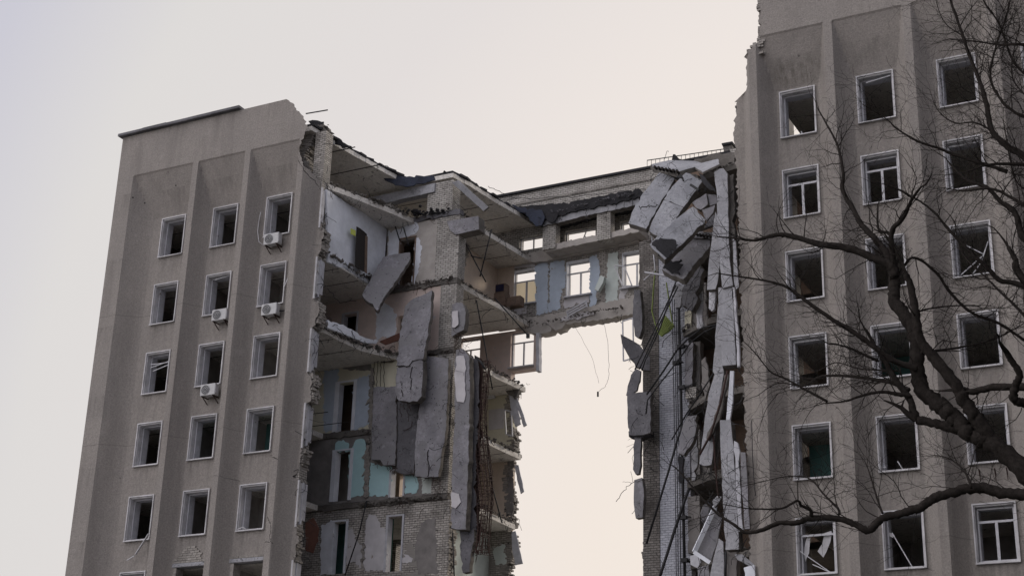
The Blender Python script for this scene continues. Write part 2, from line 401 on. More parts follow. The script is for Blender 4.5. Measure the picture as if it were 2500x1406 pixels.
# ---------------------------------------------------------------- the building's front
PITCH, WW, WH, TOP = 2.9755, 1.402, 1.992, 30.4
X0R = 29.83
H = 3.3
FD = .7
def smooth(t): t = max(0, min(1, t)); return t*t*(3-2*t)
def depth(x, z, piers, cove):
    p = 0
    for (c, hw, sl) in piers:
        d = abs(x-c)-hw
        t = max(0, 1-max(d, 0)/sl)
        p = max(p, t**1.35)
    if cove:
        q = max(0, min(1, (z-30.5)/(32.6-30.5))); p = max(p, .95*(.85*q+.15*q*q))
        if z >= 32.62: p = 1
    return .03-(FD+.03)*p
def facade(xa, xb, z0, z1, piers, holes, left=None, right=None):
    xs = set()
    x = xa
    while x < xb: xs.add(round(x, 3)); x += .22
    xs.add(xb)
    for c, hw, sl in piers:
        for s in (-1, 1):
            for k in (0, .1, .22, .36, .52, .7, .85, 1): xs.add(round(c+s*(hw+sl*k), 3))
            xs.add(round(c+s*(hw-.02), 3))
    for h in holes: xs |= {h[0], h[1]}
    xs = sorted(v for v in xs if xa <= v <= xb)
    keep = [xs[0]]
    hx = {v for h in holes for v in h[:2]}
    for v in xs[1:]:
        if v-keep[-1] < .02 and v not in hx: continue
        keep.append(v)
    xs = keep
    zs = {z0, z1, 32.62, 32.55}; z = z0
    while z < z1: zs.add(round(z, 3)); z += (.1 if (left or right) else .2)
    hz = {v for h in holes for v in h[2:]} | {32.62, 32.55}
    zs = sorted(zs | hz); keep = [zs[0]]
    for v in zs[1:]:
        if v-keep[-1] < .025:
            if v in hz and keep[-1] not in hz: keep[-1] = v; continue
            if v not in hz: continue
        keep.append(v)
    zs = keep
    jl = {z: R.uniform(-.07, .07) for z in zs}; prev = 0
    mb = MB(); nx = len(xs)
    for z in zs:
        for x in xs:
            if right: x = min(x, interp(right, z)+jl[z])
            if left: x = max(x, interp(left, z)+jl[z])
            mb.v.append(Vector((x, depth(x, z, piers, True), z)))
    for j in range(len(zs)-1):
        for i in range(nx-1):
            cx, cz = (xs[i]+xs[i+1])/2, (zs[j]+zs[j+1])/2
            if any(h[0] < cx < h[1] and h[2] < cz < h[3] for h in holes): continue
            a = j*nx+i; b = a+nx
            if mb.v[a+1].x-mb.v[a].x < 1e-4 and mb.v[b+1].x-mb.v[b].x < 1e-4: continue
            mb.f.append((a, a+1, b+1, b))
    return mb

# window parts are modelled once per kind, then copied
def window_parts(style):
    x1, z0 = WW, -WH
    a = MB(); t = .048
    a.box(0, x1, -.05, .02, -t, 0); a.box(0, x1, -.09, .02, z0, z0+t*.8); a.box(0, t, -.05, .02, z0+t*.8, -t); a.box(x1-t, x1, -.05, .02, z0+t*.8, -t)
    # splayed outer reveal
    a.box(.03, .075+.005, .02, .26, z0+.05, -.05); a.box(x1-.08, x1-.03, .02, .26, z0+.05, -.05); a.box(.08, x1-.08, .02, .26, -.10, -.05); a.box(.08, x1-.08, .02, .26, z0+.05, z0+.09)
    b = MB()
    b.box(.09, .15, .26, .62, z0+.05, -.06); b.box(x1-.15, x1-.09, .26, .62, z0+.05, -.06); b.box(.15, x1-.15, .262, .62, -.15, -.08); b.box(.15, x1-.15, .262, .62, z0+.04, z0+.1)
    c = None
    if style == 'tee':
        c = MB(); f = .055; ya, yb = .2, .26; l, r_, tp, bt = .1, x1-.1, -.12, z0+.1; m_ = tp-.42
        c.box(l, r_, ya, yb, tp-f, tp); c.box(l, l+f, ya, yb, bt, tp-f); c.box(r_-f, r_, ya, yb, bt, tp-f); c.box(l+f, r_-f, ya, yb, bt, bt+f)
        c.box(l+f, r_-f, ya, yb, m_-f*1.4, m_); c.box((l+r_)/2-.045, (l+r_)/2+.045, ya, yb, bt+f, m_-f*1.4)
    if style == 'rail':
        c = MB(); c.box(.1, .16, .2, .26, z0+.1, -.12); c.box(x1-.16, x1-.1, .2, .26, z0+.1, -.12); c.box(.16, x1-.16, .2, .26, -.62, -.55)
    if style == 'side':
        c = MB(); c.box(.1, .17, .2, .27, z0+.1, -.12); c.box(.17, x1-.1, .2, .27, -.19, -.12)
    return a, b, c
def mk_mesh(mb, name, mat):
    me = bpy.data.meshes.new(name); me.from_pydata(mb.v, [], mb.f); me.materials.append(M[mat]); return me
WM = {}
for st in ('open', 'tee', 'rail', 'side'):
    a, b, c = window_parts(st); WM[st] = (mk_mesh(a, 'window_surround', 'trim'), mk_mesh(b, 'window_jamb', 'jamb'), mk_mesh(c, 'window_frame', 'white_frame') if c else None)
def put_window(wing, x, ztop, style='open'):
    o = bpy.data.objects.new('window', WM[style][0]); COL.objects.link(o); o.parent = wing; o.location = Vector((x, 0, ztop))-wing.location
    j = bpy.data.objects.new('jamb', WM[style][1]); COL.objects.link(j); j.parent = o
    if WM[style][2]:
        f = bpy.data.objects.new('frame', WM[style][2]); COL.objects.link(f); f.parent = o
    return o
def hole(x, zt, k=.03): return (x+k, x+WW-k, zt-WH+k, zt-k)

# ======================= LEFT WING
LW = thing('office_building', 'left wing of the grey stuccoed office building, its right end torn open floor by floor', 'building', (3, 0, 0))
L_EDGE = [(7.09, 34.8), (7.3, 34.6), (7.55, 34.3), (8.04, 33.72), (8.36, 33.12), (8.14, 32.61), (7.92, 32.11), (8.3, 31.31), (8.76, 30.58), (8.93, 30.07), (8.95, 28.4), (9.15, 28.1), (9.04, 27.4), (8.95, 27.1), (8.93, 25.1), (9.25, 24.53), (9.07, 23.9), (8.93, 23.7), (8.93, 21.8), (9.14, 21.27), (9.13, 20.5), (8.95, 20.4), (8.93, 18.5), (8.85, 17.9), (8.7, 17.3), (8.93, 17.0), (8.93, 15.2), (9.09, 14.6), (8.95, 13.8), (8.93, 12)]
lp = [(-1.98, .47, 1.0)]+[(-.785+PITCH*k, .16, .5) for k in (1, 2, 3)]
lh = []
for c in range(3):
    for r in range(9):
        zt = TOP-H*r
        if r == 5 and c > 0: lh.append((PITCH*c-.15+.1*(c == 1), PITCH*c+WW+.12, zt-WH+.03, zt+.05)); continue
        lh.append(hole(PITCH*c, zt))
facade(-2.45, 9.5, 0, 34.8, lp, lh, right=L_EDGE).build('front_wall', 'stucco', LW)
# corner return, back wall and roof parapet
sw = MB(); sw.box(-2.44, -1.95, .05, 12.3, 0, 34.75); sw.box(-2.448, -2.3, -.66, .05, 0, 34.79); sw.build('side_wall', 'stucco', LW)
MB().box(-2.3, 6.9, -.62, -.2, 33.2, 34.77).build('parapet_core', 'white_brick', LW)
cp = MB(); x = -2.62
while x < 4.5:
    n = min(x+R.uniform(1.2, 1.9), 4.55); cp.box(x, n-.01, -.9+R.uniform(-.01, .01), -.1, 34.81+R.uniform(0, .015), 34.95+R.uniform(-.01, .01)); x = n
cp.build('parapet_coping', 'concrete_dark', LW)
MB().box(-2.2, 12.6, 11.9, 12.3, 0, 13.7).build('rear_wall', 'white_brick_dirty', LW)
for c in range(3):
    for r in range(9):
        if r == 5 and c > 0: continue
        put_window(LW, PITCH*c, TOP-H*r)
# two bottom windows stripped of their surrounds, bricks and lintel laid bare
for c, (a, b) in ((1, (425, 497)), (2, (556, 637))):
    zt = TOP-H*5; x = PITCH*c
    MB().box(x-.25, x+WW+.12, -.02, .4, zt+.03, zt+.2).build('lintel', 'concrete_light', LW, bevel=.02)
    w_ = MB()
    for k in range(7):
        hw = (WW/2+.15)*(1-k/7.5); cx = x+.6+R.uniform(-.05, .05); q = cx-hw
        while q < cx+hw and (c == 1 or q > x+.9 or k < 1): w_.box(q, q+.235, -.01-.01*R.random(), .1, zt+.2+k*.1+.005, zt+.29+k*.1); q += .25
    w_.build('exposed_brick', 'brick_loose', LW)
    MB().box(x-.2, x+.02, .02, .5, zt-WH, zt+.02).build('jamb_pier', 'brick_loose', LW)
# inside: floors, ceilings, partitions
def floor_poly(name, pts, z, th, wing, mat='ceiling'): return MB().prism([(p[0], p[1], z) for p in pts], (0, 0, -th)).build(name, mat, wing)
for r in range(10):
    z = TOP-H*r+.27                      # top surface of the floor above window row r
    if r in (0, 1, 2):
        e = [(-1.9, .6), (8.85, .6), (9.0, 1.0)]
        if r == 0: e += [(8.95, .4), (9.35, 1.4), (9.8, 2.8), (10.2, 4.0), (10.5, 5.3)]
        if r == 1: e += [(9.05, 2.6), (8.95, 3.8), (9.3, 5.3)]
        if r == 2: e += [(9.0, 2.0), (9.15, 3.5), (9.7, 4.6), (10.1, 5.3)]
        pts = jag([Vector((a, b, 0)) for a, b in e]+[Vector((-1.9, 5.3, 0))], 0, 9)
        pts = [(p.x, p.y) for p in pts]
    else: pts = [(-1.9, .6), (8.5, .6), (7.6, 2.5), (6.2, 3.4), (6.3, 5.3), (-1.9, 5.3)]
    floor_poly('floor_slab', pts, z, .24, LW)
    # rear rooms
    if r < 6:
        xe = (13.25, 13.15, 13.05, 12.9, 12.7, 12.6)[r]
        pts = [(-1.9, 5.62), (12.75, 5.62), (12.7+.2, 7.2), (12.9+(.25 if r < 2 else 0), 9.4), (xe+.15, 11.75), (-1.9, 11.75)]
        floor_poly('rear_floor_slab', pts, z, .24, LW)
for (xa, xb, r, yy, mt) in ((3.1, 5.1, 3, 2.2, 'teal_wall'), (5.6, 7.4, 3, 1.9, 'teal_wall'), (5.6, 7.4, 4, 1.9, 'warm_grey'), (3.2, 5.1, 4, 3.0, 'warm_grey'), (.1, 2.1, 0, 2.6, 'pink_plaster'), (5.6, 7.4, 1, 2.0, 'warm_grey'), (3.2, 5.1, 1, 3.3, 'pink_plaster')):
    MB().box(xa, xb, yy, yy+.1, TOP-H*r-2.99, TOP-H*r-.1).build('cross_wall', mt, LW)
for px_, r0, r1 in ((2.19, 0, 9), (5.165, 0, 9)):
    MB().box(px_-.06, px_+.06, .63, 5.29, 1, 30.4).build('partition_wall', 'dim_room', LW)
# corridor wall, one storey at a time, with its doors
def px2x(px, py, y=5.3): return at(px, py, y).x
def px2z(px, py, y=5.3): return at(px, py, y).z
def dhole(a, b, t, bt, y=5.3): 
    my = (t+bt)/2; mxx = (a+b)/2
    return (px2x(a, my, y), px2x(b, my, y), px2z(mxx, bt, y), px2z(mxx, t, y))
rows = [
 (27.37, 30.5, 9.06, 12.9, [dhole(975, 1012, 585, 698)], 'warm_grey'),
 (24.07, 27.12, -1.9, 12.9, [dhole(838, 871, 768, 830), dhole(968, 998, 770, 850)], 'pink_plaster'),
 (20.77, 23.82, -1.9, 12.9, [dhole(826, 862, 935, 1052)], 'yellow_plaster'),
 (17.47, 20.52, -1.9, 12.9, [dhole(818, 854, 1102, 1222), dhole(955, 986, 1150, 1212)], 'grey_render'),
 (13.2, 17.2, -1.9, 13.05, [dhole(812, 843, 1275, 1400), dhole(945, 981, 1262, 1394)], 'white_brick_dirty'),
 (0, 13.15, -1.9, 12.9, [], 'white_brick_dirty')]
for z0, z1, xa, xb, hs, mt in rows:
    wall(xa, xb, z0, z1, 5.3, 5.6, hs).build('corridor_wall', mt, LW)
# edge beams that carry the floors, seen end-on along the corridor wall
for z, mt in ((30.5, 'concrete_dark'), (27.12, 'slab_edge'), (23.82, 'slab_edge'), (20.52, 'slab_edge'), (17.2, 'slab_edge')):
    MB().prism(jag([Vector((6.0 if z < 23 else 9.0, 5.22, z)), Vector((12.95, 5.22, z)), Vector((12.95, 5.22, z+.25)), Vector((6.0 if z < 23 else 9.0, 5.22, z+.25))], .035, .25), (0, .36, 0)).build('edge_beam', mt, LW)
# corner pillar of white brick, storey by storey, and in the attic
for z0, z1 in ((27.37, 30.5), (24.07, 27.12), (20.77, 23.82), (17.47, 20.52)): MB().box(11.75 if z0 > 27 else 12.1, 12.93, 5.26, 5.9, z0, z1).build('brick_pillar', 'white_brick', LW)
a_ = at(1047, 445, 5.25); b_ = at(1105, 530, 5.25)
MB().box(a_.x, b_.x-.02, 5.2, 5.9, 30.75, 32.3).build('attic_pier', 'white_brick', LW); MB().box(8.3, 9.2, 5.2, 5.8, 30.75, 32.2).build('attic_pier', 'white_brick', LW)
ragged([(13.0, 40), (13.0, 0)], 13.3, 17.1, 5.3, 5.9, 1, .3, .1).build('torn_brick_end', 'brick_loose', LW)
# attic beam, lintel stub and roof
MB().prism(jag([at(862, 492, 5.1), at(1062, 447, 5.1), at(1060, 468, 5.1), at(866, 513, 5.1)], .012, .4), (0, .4, 0)).build('attic_beam', 'concrete_light', LW)
slab('lintel_stub', [(1090, 540), (1168, 527), (1169, 560), (1112, 573), (1098, 562)], 5.15, .6, 'concrete', parent=LW, amp=0, push=(0, 1, 0))
# roof slab slopes down towards the corridor
def roofz(y): return 33.3-(y+.5)*.155 if y < 5.3 else 32.4
rp = [(-2.2, -.15), (8.2, -.15), (8.45, .9), (9.05, 2.5), (9.6, 3.9), (10.15, 5.2), (12.5, 5.2), (12.75, 6.4), (13.0, 8.5), (13.3, 10.4), (13.5, 11.9)]
def roofsheet(pts, dz, th, mat, name, amp=0):
    mb = MB(); top = []; ys = sorted({p[1] for p in pts})
    L = pts[:]; n = len(L)
    for i in range(n-1):
        (xa, ya), (xb, yb) = L[i], L[i+1]
        if yb-ya < .05: continue
        k = max(1, int((yb-ya)/.35))
        for j in range(k):
            y1, y2 = ya+(yb-ya)*j/k, ya+(yb-ya)*(j+1)/k; x1, x2 = xa+(xb-xa)*j/k+R.uniform(-amp, amp), xa+(xb-xa)*(j+1)/k
            q = [(-2.2, y1, roofz(y1)+dz), (x1, y1, roofz(y1)+dz), (x2+R.uniform(-amp, amp), y2, roofz(y2)+dz), (-2.2, y2, roofz(y2)+dz)]
            mb.prism(q, (0, 0, -th))
    return mb.build(name, mat, LW)
roofsheet(rp, .22, .22, 'ceiling', 'roof_slab', .02)
roofsheet([(x+R.uniform(-.1, .12), y) for x, y in rp], .34, .11, 'roof_felt', 'roof_covering', .12)
# ribs under the roof and ceilings (joints of the precast planks)
rb = MB()
for yy in (1.6, 3.2): rb.prism([(-2, yy, roofz(yy)-.02), (8.9+yy*.3, yy, roofz(yy)-.02), (8.9+yy*.3, yy+.05, roofz(yy)-.02), (-2, yy+.05, roofz(yy)-.02)], (0, 0, .03))
for r in range(4):
    z = TOP-H*r+.03
    for yy in (1.7, 3.3): rb.box(-1.8, 8.9, yy, yy+.035, z-.012, z+.01)
    for yy in (7.3, 8.9, 10.4): rb.box(3, 12.9, yy, yy+.035, z-.012, z+.01)
for yy in (7.0, 8.6, 10.2): rb.box(3, 12.8, yy, yy+.04, 32.39, 32.41)
rb.build('plank_joint', 'crack_and_shade', LW)
# attic partition in front of the sky, low wall over the right-hand room
slab('blue_partition', [(798, 462), (850, 497), (905, 527), (945, 560), (935, 702), (895, 690), (840, 655), (803, 640)], [0.45, 1.9, 3.7, 5.25, 5.25, 3.7, 2.0, .6], .14, 'white_paint', parent=LW, amp=.02, push=(-1, 0, 0))
# plaster and wallpaper left on the corridor wall
def patch(pix, mat, y=5.285, parent=LW, name='plaster_patch', amp=.05, th=.014): return slab(name, pix, y, th, mat, parent=parent, amp=amp, step=.16, push=(0, 1, 0), bevel=0)
patch([(947, 565), (975, 560), (1018, 535), (1022, 556), (1012, 572), (975, 583), (975, 696), (950, 700)], 'white_paint')
patch([(1013, 583), (1022, 580), (1030, 600), (1024, 650), (1013, 692), (1006, 694)], 'white_paint')
patch([(918, 735), (950, 745), (967, 765), (966, 832), (935, 820), (918, 828)], 'white_paint', y=5.285)
patch([(790, 905), (826, 900), (824, 1048), (790, 1052)], 'blue_plaster')
patch([(864, 925), (904, 915), (903, 1036), (862, 1050)], 'blue_plaster')
patch([(790, 868), (906, 875), (906, 905), (790, 897)], 'grey_render', y=5.28)
patch([(820, 1080), (838, 1073), (850, 1080), (858, 1094), (865, 1080), (872, 1072), (889, 1072), (896, 1090), (893, 1110), (888, 1208), (852, 1216), (854, 1100), (818, 1102)], 'cyan_plaster')
patch([(905, 1128), (930, 1138), (955, 1134), (952, 1208), (898, 1211), (896, 1180)], 'cyan_plaster')
patch([(988, 1158), (1018, 1160), (1022, 1180), (1017, 1202), (988, 1206)], 'cyan_plaster')
patch([(1030, 1165), (1085, 1160), (1083, 1196), (1030, 1204)], 'mint_plaster')
patch([(844, 1300), (860, 1290), (872, 1318), (884, 1330), (882, 1386), (864, 1370), (845, 1378)], 'pale_plaster')
patch([(893, 1270), (900, 1254), (918, 1258), (928, 1282), (941, 1290), (943, 1390), (887, 1394), (890, 1330)], 'pale_plaster')
patch([(984, 1350), (1008, 1362), (1004, 1372), (984, 1374)], 'pale_plaster')
patch([(784, 1282), (812, 1272), (809, 1400), (782, 1404)], 'white_paint', y=5.27)
patch([(1030, 1275), (1062, 1262), (1068, 1400), (1020, 1400), (1012, 1330)], 'grey_render')
patch([(906, 880), (964, 880), (964, 945), (910, 945)], 'yellow_plaster')
# door linings
def lining(a, b, t, bt, mat='jamb', y=5.25, wd=.09, left=True, nm='door_frame'):
    h = dhole(a, b, t, bt); mb = MB()
    if left: mb.box(h[0]-wd, h[0]+.02, y, 5.62, h[2], h[3]+.03)
    mb.box(h[1]-.02, h[1]+wd*.7, y, 5.62, h[2], h[3]+.03); mb.box(h[0]-wd, h[1]+wd*.7, y-.01, 5.62, h[3]+.03, h[3]+.1)
    o = mb.build(nm, mat, LW); return o
lining(826, 862, 935, 1052, 'white_paint', wd=.22); lining(818, 854, 1102, 1222, 'white_paint', wd=.2); lining(955, 986, 1150, 1212, 'jamb'); lining(812, 843, 1275, 1400, 'white_paint', wd=.12); lining(945, 981, 1262, 1394, 'jamb')
lining(975, 1012, 585, 698, 'wood', wd=.05); lining(838, 871, 768, 830, 'jamb')
# rough scars where cross walls were torn off
for pix in ([(893, 1072), (900, 1068), (903, 1130), (898, 1212), (889, 1212), (889, 1130)], [(903, 900), (911, 897), (909, 1052), (898, 1050)], [(883, 1330), (889, 1326), (887, 1400), (881, 1398)]):
    patch(pix, 'brick_loose', y=5.22, name='wall_scar', th=.07, amp=.07)
# dim rooms across the corridor so that the doorways stay dark
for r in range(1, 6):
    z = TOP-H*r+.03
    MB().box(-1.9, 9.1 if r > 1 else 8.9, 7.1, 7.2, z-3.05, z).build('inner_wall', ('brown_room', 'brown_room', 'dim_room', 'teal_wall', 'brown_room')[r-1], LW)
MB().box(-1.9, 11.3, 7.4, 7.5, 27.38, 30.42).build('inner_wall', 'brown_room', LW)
# rear outside wall with its windows (spaced as in front)
RW_ = [PITCH*.985*k+.45 for k in range(-1, 5)]      # window left edges along the rear wall
def rx(k): return 12.3+2.94*(k-4)                   # k=4 is the window left edge at x=12.3
def rhole(k, r): x = rx(k); return (x, x+1.25, TOP-H*r-1.95, TOP-H*r-.12)
RE = [(13.9, 27.3), (13.9, 24.9), (13.55, 24.7), (13.0, 24.3), (12.6, 23.8), (12.5, 22), (12.75, 20.6), (12.45, 19.6), (12.7, 17.5), (12.85, 16.8), (12.6, 15), (12.75, 13)]
wall(-1.95, 12.35, 23.9, 27.05, 11.8, 12.25, [rhole(k, 1) for k in range(5)]).box(12.35, 13.72, 11.8, 12.25, 24.98, 25.14).box(13.55, 13.75, 11.8, 12.25, 25.14, 27.05).box(12.35, 13.55, 11.8, 12.25, 26.98, 27.05).build('rear_wall', 'pink_plaster', LW)
wall(-1.95, 12.55, 20.75, 23.9, 11.8, 12.25, [rhole(k, 2) for k in range(4)]).build('rear_wall', 'yellow_plaster', LW)
wall(-1.95, 12.5, 17.3, 20.75, 11.8, 12.25, [rhole(k, 3) for k in range(3)]).build('rear_wall', 'beige_plaster', LW)
wall(-1.95, 12.45, 13.75, 17.3, 11.8, 12.25, [rhole(k, 4) for k in range(3)]+[(9.5, 10.95, 15.0, 17.0), (9.5, 10.95, 13.75, 14.2)]).build('rear_wall', 'white_brick_dirty', LW)
for za, zb in ((13.8, 17.2), (17.4, 20.6), (20.8, 24.0)):
    ragged(RE, za, zb, 11.78, 12.28, 1, .4, .13).build('torn_brick_end', 'brick_loose', LW)
def rear_frame(k, r, parent, y=12.0, mat='white_frame', curtain=False):
    x = rx(k); a, b, lo, hi = rhole(k, r); f = .06; mb = MB(); mid = hi-.5
    mb.box(a, b, y, y+.06, hi-f, hi); mb.box(a, b, y, y+.06, lo, lo+f); mb.box(a, a+f, y, y+.06, lo+f, hi-f); mb.box(b-f, b, y, y+.06, lo+f, hi-f)
    mb.box(a+f, b-f, y, y+.06, mid-f, mid); mb.box((a+b)/2-.04, (a+b)/2+.04, y, y+.06, lo+f, mid-f)
    o = mb.build('window_frame', mat, parent)
    MB().box(a-.06, b+.06, 11.62, 11.99, lo-.05, lo).build('window_sill', 'jamb', parent)
    return o
rear_frame(3, 1, LW); rear_frame(4, 1, LW)
# open right-hand rear rooms: cross wall, scorched brick and plaster
MB().box(11.3, 11.45, 7.5, 11.8, 27.38, 30.42).build('cross_wall', 'beige_plaster', LW)
MB().box(9.05, 9.2, 5.62, 7.1, 20.8, 27.1).build('cross_wall', 'dim_room', LW)
st = MB(); z = 27.4
while z < 30.4:
    e_ = 7.9+.9*max(0, (z-28.2)/2.2)*R.uniform(.6, 1)+(.9 if z < 28.4 else 0)*R.uniform(.6, 1)
    st.box(11.3, 11.62, 5.9, e_, z, z+.09); z += .1
st.build('torn_cross_wall', 'white_brick_dirty', LW)
for (z, yb, xb) in ((16.9, 11.2, 12.35), ): MB().box(11.35, 11.5, 7.6, 11.8, 13.8, 17.1).build('cross_wall', 'mint_plaster', LW)
patch([(1203, 1335), (1232, 1328), (1236, 1375), (1210, 1378)], 'mint_plaster', y=11.78)
patch([(1193, 1000), (1230, 996), (1230, 1045), (1193, 1050)], 'pale_plaster', y=11.78, amp=0)
patch([(1182, 960), (1206, 957), (1206, 970), (1182, 973)], 'white_paint', y=11.6, amp=0, name='duct', th=.15)
patch([(1236, 1262), (1252, 1259), (1255, 1120), (1240, 1124)], 'grey_render', y=11.78)
# broken slab rims, heaps of chips along every torn floor
for pts, z in (([(8.9, .6), (9.8, 2.8), (10.5, 5.3)], 30.72), ([(9.0, .6), (9.0, 2.6), (9.2, 5.2)], 27.42), ([(8.9, .6), (9.2, 3.5), (10.1, 5.3)], 24.1)):
    stuff(rubble([(x, y, z) for x, y in pts], 90, .05, .16, .12).build('slab_rubble', 'slab_edge', LW))
for r, z in ((0, 30.7), (1, 27.4), (2, 24.1), (3, 20.8), (4, 17.5)):
    stuff(rubble([(12.85, 5.6, z), (12.9, 7.2, z), (13.1, 9.6, z), ((13.25, 13.15, 13.05, 12.9, 12.7)[r]+.05, 11.6, z)], 80, .04, .11, .08).build('slab_rubble', 'slab_edge', LW))
for y0_, z in ((5.15, 20.6), (5.15, 17.3), (5.15, 27.35), (5.2, 23.9)):
    stuff(rubble([(8.6, y0_, z), (12.8, y0_, z)], 80, .05, .13, .07).build('slab_rubble', 'slab_edge', LW))
stuff(rubble([(9.8, 4.6, 30.8), (12.4, 5.3, 30.75)], 70, .06, .15, .15).build('slab_rubble', 'roof_felt', LW))
stuff(rubble([(8.6, .3, 33.65), (8.5, .7, 33.45)], 26, .05, .13, .08).build('slab_rubble', 'slab_edge', LW))
# torn front wall: brick core courses and the jambs of the vanished fourth window column
def jx(z): return interp(L_EDGE, z)
for za, zb, ex in ((31.2, 33.3, -.1), (28.3, 30.6, -.15), (27.2, 28.4, -.05), (23.8, 25.1, .03), (20.5, 21.8, .03), (17.1, 18.5, .0), (13.8, 15.2, .0)):
    ragged([(x+ex, z) for x, z in L_EDGE], za, zb, .09, .62, 1, .45, .1).build('torn_brick_end', 'brick_loose', LW)
for r in range(6):
    zt = TOP-H*r; zb = zt-WH
    j = MB(); j.box(8.88, 8.955, -.02, .05, zb, zt-.05); j.box(8.86, 8.93, .05, .25, zb+R.uniform(0, .5), zt-R.uniform(0, .2)); 
    j.build('window_surround', 'trim', LW)
    if r: 
        j = MB().box(8.84, 8.975, .25, .33, zb+.15, zt-.1); j.box(8.84, 8.94, .33, .60, zb+.35, zt-.12); j.build('jamb', 'jamb', LW)
MB().box(8.3, 8.86, .05, .6, 12, 33.2).build('wall_core', 'white_brick_dirty', LW)
# patches of lost render and cracks in the front
for px_, (za, zb), wd in ((7.62, (26.55, 27.5), .16), (7.62, (21.3, 22.0), .3)):
    q = MB(); z = za
    while z < zb:
        x = px_+R.uniform(-.06, .06)
        for k in range(2):
            if R.random() < .85: 
                yy = depth(x+k*.2, z, lp, True); q.box(x+k*.2, x+k*.2+.17, yy-.012, yy+.06, z, z+.085)
        z += .1
    q.build('bare_brick', 'brick_loose', LW)
def crack(pix, y, wd=.03, parent=LW):
    pts = [at(a, b, y) for a, b in pix]; mb = MB(); outp = []
    for a, b in zip(pts, pts[1:]):
        for i in range(5): outp.append(a.lerp(b, i/5)+Vector((R.uniform(-.035, .035), 0, R.uniform(-.035, .035))))
    outp.append(pts[-1])
    for a, b in zip(outp, outp[1:]):
        ya = depth(a.x, a.z, lp, True)-.006; yb = depth(b.x, b.z, lp, True)-.006; t = wd*R.uniform(.3, 1)
        mb.prism([(a.x, ya, a.z-t/2), (b.x, yb, b.z-t/2), (b.x, yb, b.z+t/2), (a.x+t*.5, ya, a.z+t/2)], (0, .02, 0))
    return mb.build('crack', 'crack_and_shade', parent)
crack([(657, 1108), (672, 1112), (690, 1125), (700, 1130)], -.1, .035); crack([(655, 1243), (668, 1250), (675, 1275), (683, 1290), (680, 1320), (684, 1332)], -.1, .06)
crack([(642, 1332), (665, 1330), (682, 1328)], -.1, .03); crack([(520, 1162), (550, 1166), (575, 1170)], -.3, .02); crack([(747, 402), (762, 430), (778, 455), (785, 470)], -.05, .03)

# ======================= REAR SPAN ("bridge") between the wings
BR = thing('building_remnant', 'surviving rear strip of the building bridging the gap high up, sky showing through its windows', 'building', (16, 12, 26.8))
bx0, bx1 = 13.0, 21.9
bh = [(rx(k), rx(k)+1.3, 28.35, 30.18) for k in (4, 5, 6)]
ah = [(12.6, 14.05, 31.22, 31.92), (15.1, 16.75, 31.12, 31.85), (18.05, 19.4, 31.12, 31.85), (20.6, 21.4, 31.12, 31.85)]
wall(11.4, bx1, 27.3, 30.55, 11.8, 12.3, bh).build('rear_wall', 'white_brick_dirty', BR)
wall(10.8, 23.7, 30.55, 34.35, 11.82, 12.3, ah).build('attic_wall', 'white_brick', BR)
MB().box(10.6, 23.7, 11.7, 12.42, 34.35, 34.47).build('parapet_coping', 'roof_felt', BR)
MB().box(10.9, 23.6, 11.76, 11.83, 33.75, 33.84).build('string_course', 'white_brick_dirty', BR)
for k in (4, 5, 6):
    x = rx(k); a, b, lo, hi = x, x+1.3, 28.35, 30.18; f = .065; y = 12.05; mid = hi-.5; mb = MB()
    mb.box(a, b, y, y+.06, hi-f, hi); mb.box(a, b, y, y+.06, lo, lo+f); mb.box(a, a+f, y, y+.06, lo+f, hi-f); mb.box(b-f, b, y, y+.06, lo+f, hi-f)
    mb.box(a+f, b-f, y, y+.06, mid-f, mid); mb.box((a+b)/2-.045, (a+b)/2+.045, y, y+.06, lo+f, mid-f)
    wdw = mb.build('window', 'white_frame', BR)
    MB().box(a-.08, b+.08, 11.6, 12.04, lo-.06, lo).build('sill', 'jamb', wdw); MB().box(a-.01, a+.03, 11.79, 12.04, lo, hi).build('reveal', 'white_paint', wdw); MB().box(a+.03, b, 11.79, 12.04, hi-.03, hi+.01).build('reveal', 'white_paint', wdw)
    if k == 4: MB().box(a+f, b-f, y+.07, y+.08, lo+f, mid-f).build('curtain', 'curtain', wdw)
aw = MB()
for a, b, lo, hi in ah[:3]:
    f = .05; aw = MB(); aw.box(a, b, 12.0, 12.06, hi-f, hi); aw.box(a, b, 12.0, 12.06, lo, lo+f); aw.box(a, a+f, 12.0, 12.06, lo, hi); aw.box(b-f, b, 12.0, 12.06, lo, hi)
    if a < 14: aw.box((a+b)/2-.05, (a+b)/2+.02, 12.0, 12.06, lo, hi)
    if 15 < a < 16: aw.bar((15.95, 12, 31.2), (16.2, 12, 31.8), .05, .04); aw.bar((16.1, 12, 31.5), (16.35, 11.9, 31.12), .05, .04); aw.bar((15.1, 12, 31.2), (15.9, 11.8, 31.12), .04, .04)
    aw.build('attic_window_frame', 'white_frame', BR)
